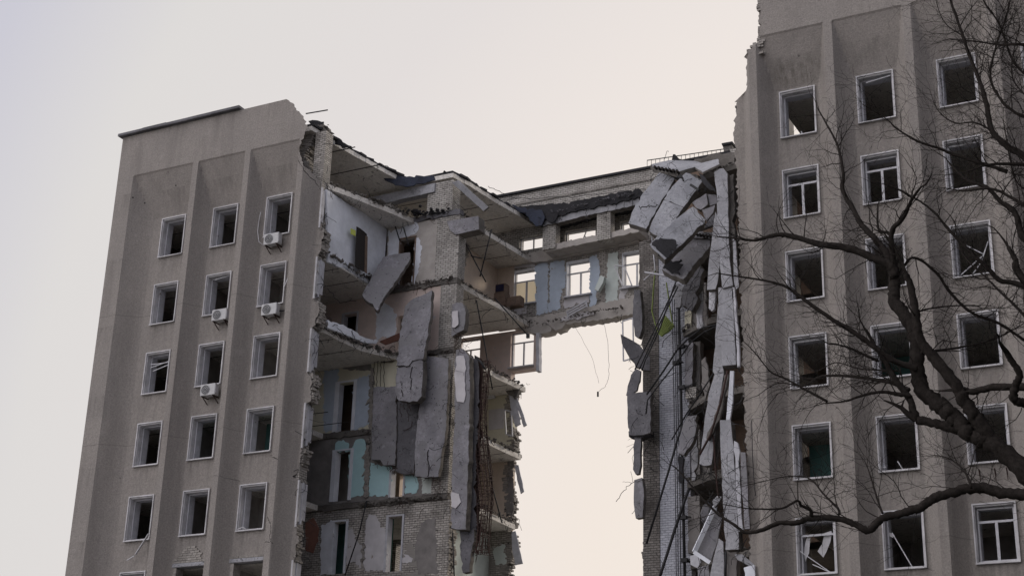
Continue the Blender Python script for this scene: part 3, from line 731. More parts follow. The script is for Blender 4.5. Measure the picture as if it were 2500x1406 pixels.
# floor edge under the windows, torn underside
def strip(pix, y, dep, mat, name, parent=BR, amp=.05): 
    return slab(name, pix, y, dep, mat, parent=parent, amp=amp, step=.2, push=(0, 1, 0))
strip([(1222, 770), (1300, 775), (1372, 762), (1450, 745), (1545, 722), (1560, 722), (1560, 768), (1545, 767), (1470, 780), (1382, 790), (1372, 802), (1318, 815), (1295, 812), (1262, 800), (1235, 795)], 11.7, .62, 'warm_grey', 'edge_beam')
strip([(1372, 775), (1452, 757), (1450, 768), (1390, 781), (1368, 787)], 11.62, .1, 'pale_plaster', 'plaster_lump')
strip([(1255, 622), (1330, 612), (1450, 590), (1560, 570), (1560, 590), (1450, 612), (1330, 638), (1300, 640)], 11.55, .3, 'warm_grey', 'ceiling_beam', amp=.03)
strip([(1330, 600), (1450, 575), (1560, 552), (1560, 566), (1450, 590), (1330, 616)], 10.7, 1.1, 'warm_grey', 'attic_floor_edge', amp=.025)
# wall panels of pale blue plaster between the windows
for pix, mt in (([(1306, 650), (1316, 642), (1338, 640), (1336, 765), (1308, 770)], 'blue_plaster'), ([(1343, 642), (1378, 636), (1380, 700), (1370, 705), (1368, 752), (1340, 762)], 'blue_plaster'),
                ([(1440, 628), (1455, 620), (1462, 640), (1465, 680), (1458, 700), (1455, 742), (1440, 752)], 'blue_plaster'), ([(1484, 620), (1508, 614), (1511, 650), (1508, 720), (1506, 740), (1480, 752), (1477, 700), (1483, 660)], 'mint_plaster'),
                ([(1376, 728), (1440, 715), (1438, 738), (1378, 752)], 'pale_plaster'), ([(1256, 745), (1285, 742), (1284, 765), (1256, 768)], 'pale_plaster'), ([(1513, 708), (1535, 702), (1520, 735), (1512, 738)], 'pale_plaster')):
    patch(pix, mt, y=11.78, parent=BR)
patch([(1214, 640), (1256, 632), (1256, 655), (1252, 742), (1216, 745)], 'beige_plaster', y=11.78, parent=BR, amp=.01)
patch([(1256, 634), (1306, 626), (1306, 650), (1256, 656)], 'pale_plaster', y=11.78, parent=BR, amp=.01)
# attic piers and beam
for a, b, t, bt in ((1325, 1361, 530, 612), (1457, 1495, 506, 585)):
    p0 = at(a, (t+bt)/2, 10.6); p1 = at(b, (t+bt)/2, 10.6)
    MB().box(p0.x, p1.x-.1, 10.6, 11.1, 30.5, 32.25).build('attic_pier', 'white_brick', BR)
strip([(1322, 535), (1400, 515), (1450, 503), (1560, 482), (1560, 500), (1450, 522), (1400, 534), (1360, 545), (1325, 553)], 10.5, .4, 'concrete_light', 'attic_beam', amp=.025)
strip([(1255, 505), (1330, 500), (1400, 492), (1560, 460), (1575, 478), (1500, 496), (1400, 517), (1330, 537), (1322, 550)], 10.4, 1.4, 'roof_felt', 'roof_covering', amp=.045)
stuff(rubble([at(1340, 520, 10.3), at(1450, 493, 10.3), at(1560, 470, 10.3)], 45, .04, .11, .08).build('roof_rubble', 'concrete_dark', BR))
stuff(rubble([at(1262, 780, 11.5), at(1320, 790, 11.5), at(1400, 770, 11.5), at(1540, 745, 11.5)], 70, .04, .1, .07).build('slab_rubble', 'slab_edge', BR))

# ======================= RIGHT WING
RWG = thing('office_building', 'right wing of the grey stuccoed office building, half hidden by bare trees', 'building', (33, 0, 0))
R_EDGE = [(29.42, 39), (29.42, 34.42), (29.38, 33.32), (29.32, 32.43), (29.15, 32.2), (28.68, 32.04), (28.64, 30.75), (28.08, 30.5), (28.0, 29.34), (28.0, 27.6), (28.05, 25.88), (28.07, 22.59), (28.07, 19.42), (28.14, 16.37), (28.17, 13.45), (28.19, 12.03)]
rp_ = [(-.785+X0R+PITCH*k, .16, .5) for k in range(0, 6)]
rh = [hole(X0R+PITCH*c, TOP-H*r) for c in range(5) for r in range(9)]
facade(27.6, 44.7, 0, 38.5, rp_, rh, left=R_EDGE).build('front_wall', 'stucco', RWG)
styles = {(0, 1): 'tee', (1, 1): 'tee', (2, 5): 'tee', (0, 5): 'rail', (2, 0): 'open', (2, 1): 'side', (0, 3): 'side', (1, 3): 'side'}
for c in range(5):
    for r in range(9): put_window(RWG, X0R+PITCH*c, TOP-H*r, styles.get((c, r), 'open'))
for r in range(11):
    MB().box(29.5, 44.5, .6, 12.0, TOP-H*r+.03, TOP-H*r+.27).build('floor_slab', 'ceiling', RWG)
MB().box(29.6, 44.5, 5.3, 5.5, 1, 33.2).build('inner_wall', 'dim_room', RWG)
for (xa, xb, r, yy, mt) in ((29.7, 30.6, 4, 2.4, 'teal_wall'), (30.6, 31.2, 4, 3.4, 'mint_plaster'), (29.8, 31.9, 0, 3.4, 'warm_grey'), (29.8, 31.9, 3, 3.6, 'brown_room'), (32.3, 34.8, 3, 3.4, 'teal_wall')):
    MB().box(xa, xb, yy, yy+.1, TOP-H*r-2.99, TOP-H*r-.1).build('cross_wall', mt, RWG)
for x in (28.7, 32.02, 37.97): MB().box(x-.07, x+.07, .63, 5.29, 1, 33.2).build('partition_wall', 'dim_room', RWG)
MB().box(29.5, 44.6, -.3, .04, 33, 38.4).build('parapet_core', 'white_brick', RWG)
MB().box(28.25, 28.9, .04, .55, 0, 30.2).build('wall_core', 'white_brick_dirty', RWG)
MB().box(29.0, 29.7, .04, .55, 0, 33).build('wall_core', 'white_brick_dirty', RWG)
ragged(R_EDGE, 12, 30.3, .09, .6, -1, .3, .05).build('torn_brick_end', 'dark_brick', RWG)
ragged([(29.4, 40), (29.3, 32.4), (29.1, 32.2), (28.8, 32.1)], 32.0, 38.4, -.65, .2, -1, .25, .07).build('torn_brick_end', 'brick_loose', RWG)
ragged([(29.25, 40), (28.95, 30)], 31.9, 32.35, -.6, .2, -1, .45, .15).build('torn_brick_end', 'brick_loose', RWG)
# surviving core wall beside the gap: dark brick quoin and painted brick
Y7 = 7.3
MB().box(21.86, 23.2, Y7, Y7+.5, 0, 29.2).build('stair_wall', 'painted_brick', RWG)
MB().box(21.12, 21.86, Y7-.03, Y7+.5, 0, 28.4).build('brick_quoin', 'dark_brick', RWG)
ragged([(21.1, 40), (21.15, 0)], 12, 28.6, Y7-.02, Y7+.5, -1, .35, .07).build('torn_brick_end', 'dark_brick', RWG)
MB().box(21.3, 21.9, Y7+.5, 11.8, 12, 28.6).build('cross_wall', 'dark_brick', RWG)
MB().box(21.9, 30, 9.2, 9.5, 0, 33).build('inner_wall', 'brown_room', RWG)
MB().box(23.6, 30, 9.0, 11.8, 32.3, 32.6).build('roof_slab', 'ceiling', RWG)
MB().box(23.7, 29.6, 11.82, 12.3, 30.55, 34.6).build('attic_wall', 'white_brick', RWG)
for r in range(0, 6):
    z = TOP-H*r+.03
    e_ = [23.1, 23.15, 23.0, 23.2, 23.1, 23.2][r]
    floor_poly('floor_slab', [(e_, 7.2), (24.4, 6.3+R.uniform(-.2, .2)), (26.2, 5.6), (29.4, 5.0), (29.4, 11.9), (e_, 11.9)], z+.24, .26, RWG, 'slab_edge')
    stuff(rubble([(e_+.1, 7.1, z+.3), (24.4, 6.4, z+.3), (26.2, 5.7, z+.3)], 70, .05, .13, .1).build('slab_rubble', 'slab_edge', RWG))
# door jambs / remains of walls standing between the floors
def post(px0, px1, t, bt, y, dep, mat, name='wall_stub'): return slab(name, [(px0, t), (px1, t-3), (px1+R.uniform(-2, 2), bt), (px0+R.uniform(-2, 2), bt)], y, dep, mat, parent=RWG, amp=.02, push=(0, 1, 0))
post(1672, 1692, 838, 942, 7.0, .4, 'concrete', 'concrete_post'); post(1693, 1710, 835, 965, 7.4, .4, 'grey_render'); post(1672, 1688, 760, 805, 7.1, .4, 'yellow_plaster'); post(1688, 1712, 650, 800, 7.2, .4, 'grey_render')
post(1678, 1709, 1212, 1350, 7.1, .4, 'grey_render'); post(1686, 1697, 1060, 1172, 7.1, .3, 'concrete_dark'); post(1700, 1708, 1050, 1172, 7.2, .3, 'grey_render'); post(1712, 1735, 1135, 1170, 7.5, .3, 'dim_room')
post(1672, 1700, 946, 972, 7.0, .35, 'white_brick'); post(1745, 1800, 1342, 1420, 3.5, .3, 'grey_render'); post(1560, 1580, 590, 720, 7.6, .3, 'dark_brick'); post(1600, 1655, 650, 760, 7.5, .3, 'painted_brick')
for r_ in range(0): pass
# ledge of the roof at the far end with its little chimney block
slab('roof_edge_block', [(1763, 352), (1787, 347), (1787, 376), (1768, 378)], 11.9, .8, 'dark_brick', parent=RWG, amp=.02, push=(0, 1, 0))
slab('roof_edge_block', [(1761, 350), (1788, 345), (1788, 351), (1763, 356)], 11.8, 1, 'roof_felt', parent=RWG, amp=.01, push=(0, 1, 0))
slab('roof_covering', [(1695, 388), (1740, 377), (1792, 372), (1795, 408), (1760, 405), (1720, 418), (1700, 408)], 6.5, 1.0, 'slab_edge', parent=RWG, amp=.06, push=(0, 1, 0))

# ======================= HANGING SLABS, right of the gap
G1 = 'concrete slabs hanging in the pile beside the right wing'
HS = lambda *a, **k: slab('concrete_slab', *a, **k)
leftm = HS([(1609, 421), (1648, 435), (1611, 498), (1577, 559), (1558, 552), (1534, 545), (1546, 512), (1569, 472), (1588, 450)], [4.6, 4.6, 4.1, 3.6, 3.6, 3.6, 3.8, 4.2, 4.4], .3, 'concrete_scorched', 'grey hanging floor slab, leftmost in the tilted pile, cracked across its middle', 'concrete slab', group=G1, amp=.03)
HS([(1675, 421), (1717, 441), (1690, 477), (1669, 506), (1621, 486), (1641, 455)], [3.9, 4.0, 3.5, 3.2, 3.1, 3.5], .36, 'concrete_scorched', 'upper half of the broken slab right under the roof plate, two iron bars on it', 'concrete slab', group=G1, amp=.03)
HS([(1620, 488), (1668, 507), (1652, 532), (1636, 553), (1605, 576), (1584, 563), (1602, 520)], [2.95, 3.0, 2.8, 2.6, 2.5, 2.5, 2.7], .32, 'concrete_scorched', 'lower half of the broken slab, below a wide jagged crack in the pile', 'concrete slab', group=G1, amp=.025)
diag = HS([(1692, 504), (1722, 536), (1672, 590), (1623, 634), (1602, 615), (1586, 597), (1639, 543)], [2.5, 2.4, 1.8, 1.3, 1.3, 1.3, 1.9], .34, 'concrete_scorched', 'grey slab lying diagonally in front of the pile with a soot-black lower corner', 'concrete slab', group=G1, amp=.03)
lowest = HS([(1689, 580), (1734, 586), (1734, 600), (1700, 640), (1669, 681), (1640, 672), (1615, 657), (1632, 630)], [3.6, 3.4, 3.3, 2.9, 2.6, 2.6, 2.7, 3.0], .34, 'concrete', 'lowest tilted slab of the pile with a black burnt left side', 'concrete slab', group=G1, amp=.035)
slab('soot_crust', [(1592, 592), (1612, 580), (1640, 583), (1655, 597), (1650, 612), (1640, 618), (1625, 631), (1606, 618)], 1.33, .04, 'roof_felt', parent=diag, amp=.06, step=.15)
slab('soot_crust', [(1618, 655), (1630, 640), (1662, 632), (1668, 645), (1655, 660), (1660, 672), (1640, 668)], 2.5, .04, 'roof_felt', parent=lowest, amp=.06, step=.15)
HS([(1689, 495), (1724, 472), (1728, 500), (1712, 512), (1700, 509)], 3.4, .18, 'concrete', 'small five-sided broken concrete plate above the diagonal slab', 'concrete slab', group=G1, amp=.02)
HS([(1726, 474), (1748, 476), (1750, 497), (1733, 503)], 3.5, .18, 'concrete', 'small broken plate wedged against the upright white panel', 'concrete slab', group=G1, amp=.02)
HS([(1713, 513), (1746, 500), (1741, 520), (1724, 541)], 3.2, .18, 'concrete', 'broken triangular plate between the diagonal slab and the upright panels', 'concrete slab', group=G1, amp=.02)
HS([(1724, 545), (1744, 522), (1744, 548), (1706, 562)], 3.1, .18, 'concrete_dark', 'dark splinter of slab under the triangular plate', 'concrete slab', group=G1, amp=.02)
HS([(1588, 402), (1632, 391), (1696, 393), (1722, 400), (1666, 416), (1655, 421), (1620, 412), (1596, 408)], [5.2, 6.0, 6.2, 6.0, 4.4, 4.2, 4.6, 4.9], .25, 'concrete_light', 'pale roof plate lying nearly flat on top of the pile, hollow cores at its rim', 'concrete slab', group=G1, amp=.03, push=(0, 0, -1))
HS([(1690, 404), (1753, 388), (1757, 400), (1716, 420)], [5.5, 5.5, 4.4, 4.2], .12, 'concrete_light', 'thin white wedge-shaped plate right of the roof plate', 'concrete slab', group=G1, amp=.02, push=(0, 0, -1))
strip([(1590, 404), (1660, 420), (1700, 425), (1705, 436), (1660, 436), (1612, 426), (1598, 414)], 4.9, .4, 'slab_edge', 'slab_end', RWG, .04)
mb = MB()
for i in range(7):
    p = at(1598+i*9, 407+i*1.7, 4.1); mb = MB().tube([p, p+Vector((0, .25, 0))], .06, 10); mb.build('core_shade_plug', 'crack_and_shade', RWG)  # solid dark plugs; their colour stands for shade inside the cores
for i in range(5):
    p = at(1700+i*8, 571+i*1.2, 3.2); MB().tube([p, p+Vector((0, .3, 0))], .055, 10).build('core_shade_plug', 'crack_and_shade', RWG)  # more dark plugs, painted as the shade in the hollow ends
strip([(1688, 563), (1742, 566), (1742, 582), (1690, 580)], 3.35, .5, 'concrete_light', 'slab_end', RWG, .03)
slab('metal_sheet', [(1703, 420), (1716, 428), (1745, 462), (1748, 470), (1728, 460), (1712, 442)], [3.6, 3.5, 3.0, 3.0, 3.2, 3.4], .04, 'roof_felt', 'curled black roofing strip beside the upright white panel', 'roofing', amp=.03)
solo(MB().bar(at(1653, 431, 3.2), at(1668, 436, 3.2), .08, .06).bar(at(1662, 426, 3.2), at(1669, 442, 3.2), .08, .06), 'iron_bracket', 'black_metal', 'black iron bracket sticking out at the top of the broken slab', 'bracket')
solo(MB().bar(at(1687, 452, 2.8), at(1707, 465, 2.7), .13, .1), 'iron_channel', 'black_metal', 'short black channel bar jutting from the broken slab', 'bar')
# upright panels hung along the torn front
G2 = 'long pale upright panels hanging along the torn front of the right wing'
UP = lambda *a, **k: slab('hanging_plank', *a, group=G2, step=.5, **k)
UP([(1743, 421), (1757, 412), (1766, 411), (1776, 424), (1779, 560), (1781, 634), (1790, 697), (1763, 704), (1757, 646), (1752, 560), (1750, 480)], -.1, .5, 'concrete_light', 'tall white facade panel, topmost upright one, with a pointed head', 'concrete panel', amp=.012)
UP([(1746, 515), (1753, 532), (1757, 649), (1752, 690), (1747, 706), (1726, 708), (1731, 634)], .6, .3, 'concrete_light', 'white panel leaning out at the foot left of the tall pointed panel', 'concrete panel', amp=.012)
UP([(1753, 702), (1788, 700), (1792, 780), (1797, 890), (1763, 893), (1758, 820)], 0, .45, 'concrete_light', 'broad white upright panel directly below the pointed one', 'concrete panel', amp=.012)
UP([(1752, 740), (1759, 760), (1764, 894), (1768, 908), (1744, 914), (1740, 905), (1748, 800)], .5, .3, 'concrete_light', 'narrow white panel tucked behind the broad middle panel', 'concrete panel', amp=.015)
UP([(1744, 914), (1768, 909), (1760, 960), (1752, 1010), (1737, 1134), (1720, 1137), (1707, 1132), (1714, 1075), (1723, 1006), (1730, 960)], .4, .35, 'concrete_light', 'white panel slanting down to the left with a rounded blunt foot', 'concrete panel', amp=.015)
UP([(1757, 1025), (1784, 1025), (1791, 1091), (1797, 1200), (1805, 1340), (1771, 1342), (1766, 1250), (1760, 1120)], -.1, .45, 'concrete_light', 'tall bluish white panel, lowest upright one, behind the long low branch', 'concrete panel', amp=.012)
UP([(1788, 577), (1796, 590), (1800, 650), (1804, 700), (1797, 707), (1792, 690)], -.3, .12, 'concrete_light', 'thin white splinter hanging right beside the topmost panel', 'concrete panel', amp=.01)
UP([(1788, 700), (1794, 702), (1802, 800), (1806, 895), (1800, 896), (1795, 800)], -.1, .15, 'jamb', 'thin flaking strip right of the broad middle panel', 'concrete panel', amp=.02)
UP([(1782, 905), (1792, 905), (1789, 980), (1782, 1025), (1772, 1025), (1778, 960)], .2, .12, 'white_paint', 'ribbed white strip between the slanting panel and the facade', 'concrete panel', amp=.01)
UP([(1807, 1103), (1820, 1104), (1826, 1200), (1831, 1290), (1818, 1291), (1811, 1200)], -.3, .12, 'concrete', 'grey hanging slat farthest right, near the pilaster', 'concrete panel', amp=.015)
UP([(1792, 1075), (1801, 1080), (1806, 1180), (1815, 1295), (1803, 1297), (1797, 1200)], -.2, .12, 'jamb', 'rough pinkish slat between the tall bluish panel and the grey slat', 'concrete panel', amp=.03)
UP([(1779, 430), (1791, 425), (1794, 560), (1797, 700), (1789, 700), (1784, 600)], .15, .3, 'slab_edge', 'dark rough strip of wall squeezed between the pointed panel and the facade', 'concrete panel', amp=.04)
UP([(1754, 1313), (1766, 1322), (1768, 1410), (1732, 1410), (1742, 1360)], .2, .3, 'concrete_light', 'white panel cut off by the bottom edge, under the slanting metal tray', 'concrete panel', amp=.015)
UP([(1731, 712), (1748, 708), (1744, 755), (1737, 760), (1730, 752)], 1.0, .15, 'jamb', 'short curled strip hanging under the leaning white panel', 'concrete panel', amp=.02)
HS([(1678, 1015), (1702, 1013), (1699, 1050), (1692, 1077), (1669, 1111), (1653, 1104), (1660, 1063), (1668, 1035)], 4.6, .3, 'concrete', 'pitted grey slab leaning beside the vertical pipe, low on the right', 'concrete slab', amp=.03)
tray = slab('broken_slab', [(1746, 1238), (1763, 1262), (1752, 1320), (1734, 1373), (1695, 1347), (1722, 1290)], [2.4, 2.4, 2, 1.8, 1.8, 2.1], .1, 'concrete', 'slanting grey box-like slab with raised rim low beside the white panels', 'slab', amp=.015)
solo(MB().bar(at(1746, 1236, 2.2), at(1695, 1347, 1.6), .1, .16).bar(at(1695, 1347, 1.6), at(1734, 1373, 1.6), .1, .14), 'rim', 'white_paint', '', '', parent=tray)
HS([(1738, 1222), (1752, 1208), (1762, 1212), (1755, 1226), (1744, 1238)], 1.5, .15, 'concrete_light', 'small loose white block perched left of the tall bluish panel', 'concrete block', amp=.02)
HS([(1792, 1352), (1812, 1352), (1842, 1378), (1838, 1384), (1800, 1366)], .0, .2, 'concrete_light', 'short white beam tipping right at the very bottom', 'concrete beam', amp=.015)
HS([(1700, 640), (1712, 655), (1708, 700), (1700, 740), (1690, 760), (1663, 745), (1668, 700), (1682, 672)], 5.0, .4, 'concrete_dark', 'dark frayed lump of concrete hanging below the slab pile', 'concrete lump', amp=.06)
# slabs clinging to the quoin on the left
G3 = 'slabs clinging to the brick quoin left of the painted wall'
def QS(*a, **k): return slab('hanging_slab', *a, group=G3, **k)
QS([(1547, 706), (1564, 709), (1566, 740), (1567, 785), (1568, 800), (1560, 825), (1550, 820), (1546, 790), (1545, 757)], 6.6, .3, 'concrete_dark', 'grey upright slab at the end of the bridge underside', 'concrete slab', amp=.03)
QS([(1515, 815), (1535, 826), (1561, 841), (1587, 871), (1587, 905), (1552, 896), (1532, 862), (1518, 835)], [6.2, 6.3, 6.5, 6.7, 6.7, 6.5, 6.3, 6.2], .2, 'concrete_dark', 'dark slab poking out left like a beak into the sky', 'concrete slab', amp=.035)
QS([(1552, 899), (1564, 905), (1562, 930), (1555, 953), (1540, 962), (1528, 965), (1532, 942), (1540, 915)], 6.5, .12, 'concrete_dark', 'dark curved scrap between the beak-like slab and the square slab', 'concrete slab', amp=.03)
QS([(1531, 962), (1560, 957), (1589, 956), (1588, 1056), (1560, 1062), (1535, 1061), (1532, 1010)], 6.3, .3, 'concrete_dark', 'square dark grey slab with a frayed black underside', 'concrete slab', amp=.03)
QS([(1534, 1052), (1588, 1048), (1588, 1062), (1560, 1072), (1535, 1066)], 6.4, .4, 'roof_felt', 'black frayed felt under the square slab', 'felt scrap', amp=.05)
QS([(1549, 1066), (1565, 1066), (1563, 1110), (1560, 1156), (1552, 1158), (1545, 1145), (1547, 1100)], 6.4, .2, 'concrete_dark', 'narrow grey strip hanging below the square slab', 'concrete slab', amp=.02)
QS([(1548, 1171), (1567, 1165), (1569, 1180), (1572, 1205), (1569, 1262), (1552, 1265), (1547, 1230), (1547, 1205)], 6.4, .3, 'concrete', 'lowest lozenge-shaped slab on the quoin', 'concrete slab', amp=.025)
# green sheet, frames and pipes
gsheet = slab('metal_sheet', [(1623, 768), (1632, 778), (1646, 797), (1633, 810), (1615, 822), (1605, 814), (1613, 790)], 6.6, .05, 'green_sheet', 'yellow-green corrugated sheet hanging on two green strips', 'metal sheet', amp=.01)
mb = MB()
for i in range(7):
    a = Vector(at(1623+i*3.2, 770+i*4, 6.54)); b = Vector(at(1606+i*1.4, 813+i*1.3, 6.54)); mb.bar(a, b, .03, .03)
solo(mb, 'ribs', 'green_sheet', '', '', parent=gsheet)
for a, lab in (([(1600, 655), (1596, 700), (1592, 760), (1599, 788), (1607, 812)], 'left green strip holding the corrugated sheet'), ([(1627, 690), (1634, 740), (1640, 780), (1645, 797)], 'right green strip holding the corrugated sheet')):
    mb = MB(); pts = [at(x, y, 6.5) for x, y in a]
    for p, q in zip(pts, pts[1:]): mb.bar(p, q, .09, .03)
    solo(mb, 'metal_strip', 'green_sheet', lab, 'metal strip')
def pipe(pix, y, r, label, name='pipe', mat='black_metal', wob=0, sag=0, group=None, cat=None, n=7):
    if not hasattr(y, '__len__'): y = [y]*len(pix)
    pts = [at(a, b, c) for (a, b), c in zip(pix, y)]
    mb = wire(pts, r, sag, wob, n, seg=5) if wob or sag else MB().tube(pts, r, n)
    return solo(mb, name, mat, label, cat or name.replace('_', ' '), group, smooth=True)
pipe([(1656, 728), (1660, 860), (1663, 1000), (1667, 1200), (1672, 1415)], 6.9, .062, 'thick black vertical pipe running down the painted brick wall', 'drain_pipe')
for i, (x0, x1) in enumerate(((1646, 1656), (1650, 1662), (1641, 1651))):
    pipe([(x0, 720), (x0+3, 900), (x1-2, 1200), (x1, 1415)], 7.1, .018, ('nearest', 'middle', 'leftmost')[i]+' of the three thin vertical cables left of the thick pipe', 'cable', group='thin cables beside the thick pipe')
for i, (x, y) in enumerate(((1662, 845), (1650, 885), (1664, 945), (1668, 1262), (1670, 1366))):
    p = at(x, y, 6.8); solo(MB().box(p.x-.12, p.x+.16, p.y-.1, p.y+.1, p.z-.09, p.z+.06).box(p.x+.1, p.x+.3, p.y-.05, p.y+.12, p.z-.03, p.z+.02), 'pipe_clamp', 'black_metal', ['black clamp where the bent pipes meet the thick pipe', 'black clamp on the thin cables, left of the thick pipe', 'black clamp beside the bare white bricks', 'black clamp behind the low branch tips', 'lowest black clamp on the thick pipe'][i], 'clamp')
pipe([(1750, 793), (1715, 800), (1678, 829), (1655, 851), (1620, 905), (1579, 963)], [4.5, 5, 6, 6.4, 6.4, 6.3], .04, 'upper of two bent black pipes crossing the painted wall', wob=0)
pipe([(1748, 797), (1720, 810), (1686, 836), (1664, 868), (1645, 893), (1600, 950), (1581, 976), (1577, 1010)], [4.5, 5, 6, 6.4, 6.4, 6.3, 6.3, 6.3], .032, 'lower of two bent black pipes crossing the painted wall')
for i, pts in enumerate(([(1650, 696), (1600, 800), (1560, 880), (1550, 902)], [(1655, 700), (1606, 800), (1566, 890), (1560, 902)], [(1668, 650), (1645, 700), (1612, 800), (1575, 880), (1567, 905)])):
    pipe(pts, 5.9, .03, ('left', 'middle', 'right')[i]+ ' of three taut rods running from the pile past the green sheet', 'steel_rod', group='taut rods beside the green sheet')
pipe([(1753, 895), (1700, 975), (1676, 1010), (1640, 1073)], [3, 4.5, 5.5, 5.8], .03, 'black rod slanting down from the middle white panel', 'steel_rod')
pipe([(1686, 1000), (1668, 1040), (1655, 1068), (1632, 1150), (1578, 1327)], 5.6, .045, 'long double rod slanting across brick and painted wall', 'steel_rod')
pipe([(1683, 1190), (1670, 1225), (1648, 1290), (1618, 1385), (1608, 1415)], 5.6, .06, 'thick black rod slanting to the bottom edge', 'steel_rod')
pipe([(1776, 905), (1760, 980), (1735, 1060), (1708, 1110)], 0, .04, 'rusty rod lying along the slanting white panel', 'steel_rod', mat='rust')
pipe([(1572, 684), (1600, 660), (1590, 566)], 4.5, .03, 'thin bent rod hanging left under the slab pile', 'steel_rod', mat='jamb')
slab('steel_angle', [(1573, 662), (1655, 675), (1655, 679), (1573, 666)], 4.2, .1, 'jamb', 'pale steel rail under the lowest tilted slab', 'steel rail', amp=0)
pipe([(1741, 1062), (1746, 1130), (1752, 1200), (1756, 1215)], .3, .03, 'thin rusty bar left of the lowest upright panel', 'steel_rod', mat='rust')
pipe([(1772, 1345), (1770, 1415)], -.2, .04, 'vertical dark bar under the lowest upright panel', 'steel_rod')
pipe([(1835, 1025), (1837, 1110), (1842, 1190), (1845, 1210)], -.35, .015, 'thin wire clipped down the facade left of the pilaster', 'cable')
for i, (pix, yy, mt, lab) in enumerate((
  ([(1700, 702), (1714, 700), (1716, 800), (1702, 803)], 5.5, 'jamb', 'pale door lining standing in the upper dark opening beside the long panels'),
  ([(1716, 690), (1724, 690), (1728, 800), (1718, 802)], 6.2, 'grey_render', 'grey strip of wall in the upper dark opening beside the long panels'),
  ([(1712, 880), (1722, 870), (1733, 940), (1722, 975), (1712, 940)], 5.8, 'grey_render', 'torn grey wall flap over the middle dark opening'),
  ([(1690, 1075), (1700, 1050), (1704, 1110), (1697, 1172), (1688, 1172)], 5.5, 'concrete_light', 'pale upright splinter behind the pitted leaning slab'),
  ([(1655, 1112), (1668, 1116), (1668, 1178), (1656, 1176)], 6.8, 'roof_felt', 'black hanging rag below the pitted leaning slab'),
  ([(1684, 1356), (1705, 1350), (1712, 1372), (1702, 1386), (1686, 1378)], 5, 'jamb', 'pale lump under the foot of the slanting broken slab'),
  ([(1702, 1385), (1730, 1378), (1732, 1415), (1704, 1415)], 4.6, 'concrete', 'rough grey lump cut by the bottom edge beside the thick pipe'),
  ([(1716, 1232), (1730, 1226), (1735, 1260), (1722, 1290), (1712, 1270)], 4.6, 'concrete_dark', 'dark splinter above the slanting broken slab'),
  ([(1640, 700), (1655, 690), (1668, 700), (1660, 750), (1648, 752)], 6.2, 'concrete_light', 'frayed pale lump over the head of the black pipe'),
  ([(1770, 1040), (1757, 1100), (1748, 1140), (1742, 1130), (1752, 1060)], .8, 'slab_edge', 'brown broken lath tucked behind the tall bluish panel'),
  ([(1768, 915), (1778, 912), (1760, 1010), (1730, 1075), (1724, 1070), (1750, 1000)], .2, 'slab_edge', 'rough brown lath lying along the slanting white panel'),
  ([(1815, 1385), (1842, 1378), (1844, 1415), (1818, 1415)], -.1, 'white_paint', 'torn white plaster block at the bottom beside the right pilaster'),
  ([(1776, 1350), (1800, 1366), (1798, 1415), (1774, 1415)], .4, 'grey_render', 'grey wall scrap below the tall bluish panel, cut by the bottom edge'))):
    slab('debris', pix, yy, .15, mt, lab, 'debris', amp=.04)
# guard rail on the roof
rail = thing('guard_rail', 'thin metal guard rail along the roof edge above the slab pile', 'guard rail', (19.5, 12.2, 34.4))
a = at(1580, 392, 12.2); b = at(1770, 364, 12.2); c = at(1580, 402, 12.2); d = at(1770, 377, 12.2)
MB().bar(a, b, .035, .035).bar(Vector((a.x, a.y, a.z-.5)), Vector((b.x, b.y, b.z-.5)), .03, .03).build('rail', 'black_metal', rail)
for i in range(19):
    t = i/18; p = a.lerp(b, t); MB().bar(p, p-Vector((0, 0, .95 if i % 6 == 0 else .5)), .02, .02).build('baluster', 'black_metal', rail)
solo(MB().prism([at(1640, 391, 7), at(1643, 377, 7), at(1648, 377, 7), at(1655, 387, 7), at(1672, 392, 7)], (0, .5, 0)), 'roof_cowl', 'roof_felt', 'small black roof vent on top of the pale roof plate', 'vent')

# ======================= HANGING SLABS, left of the gap
G4 = 'concrete floor slabs hanging on the corridor wall of the left wing'
def LS(*a, **k): return slab('concrete_slab', *a, group=G4, **k)
LS([(935, 627), (952, 623), (975, 619), (1001, 616), (1002, 630), (985, 660), (969, 683), (940, 722), (921, 758), (900, 738), (884, 720), (905, 680)], [4.3, 4.4, 4.6, 4.8, 4.8, 4.3, 4.0, 3.5, 3.0, 3.1, 3.2, 3.7], .22, 'concrete', 'tilted grey floor slab propped before the doorway of the top room', 'concrete slab', amp=.035)
bigup = LS([(988, 748), (1000, 735), (1020, 724), (1040, 716), (1054, 708), (1051, 770), (1044, 810), (1036, 853), (1032, 878), (1001, 893), (968, 893), (972, 850), (979, 790)], [4.4]*5+[4.2, 4.1, 4.0, 3.9, 3.9, 3.9, 4.0, 4.2], .24, 'concrete', 'big upright grey slab hanging left of the bare brick pillar', 'concrete slab', amp=.03)
block = LS([(968, 897), (1002, 894), (1005, 881), (1032, 880), (1031, 930), (1029, 967), (1018, 980), (1000, 982), (973, 978), (966, 960), (966, 930)], [3.85]*11, .4, 'concrete', 'squared cracked block hanging under the big upright slab', 'concrete slab', amp=.025)
LS([(911, 945), (967, 942), (968, 1060), (964, 1136), (936, 1136), (928, 1122), (906, 1122), (908, 1030)], 4.8, .22, 'concrete', 'wide pitted slab at the left of the lower hanging row, beside the blue wall', 'concrete slab', amp=.03)
LS([(970, 980), (1022, 975), (1018, 1060), (1010, 1155), (990, 1158), (968, 1150), (970, 1060)], 4.9, .2, 'concrete_dark', 'dark middle slab of the lower hanging row, split and recessed', 'concrete slab', amp=.03)
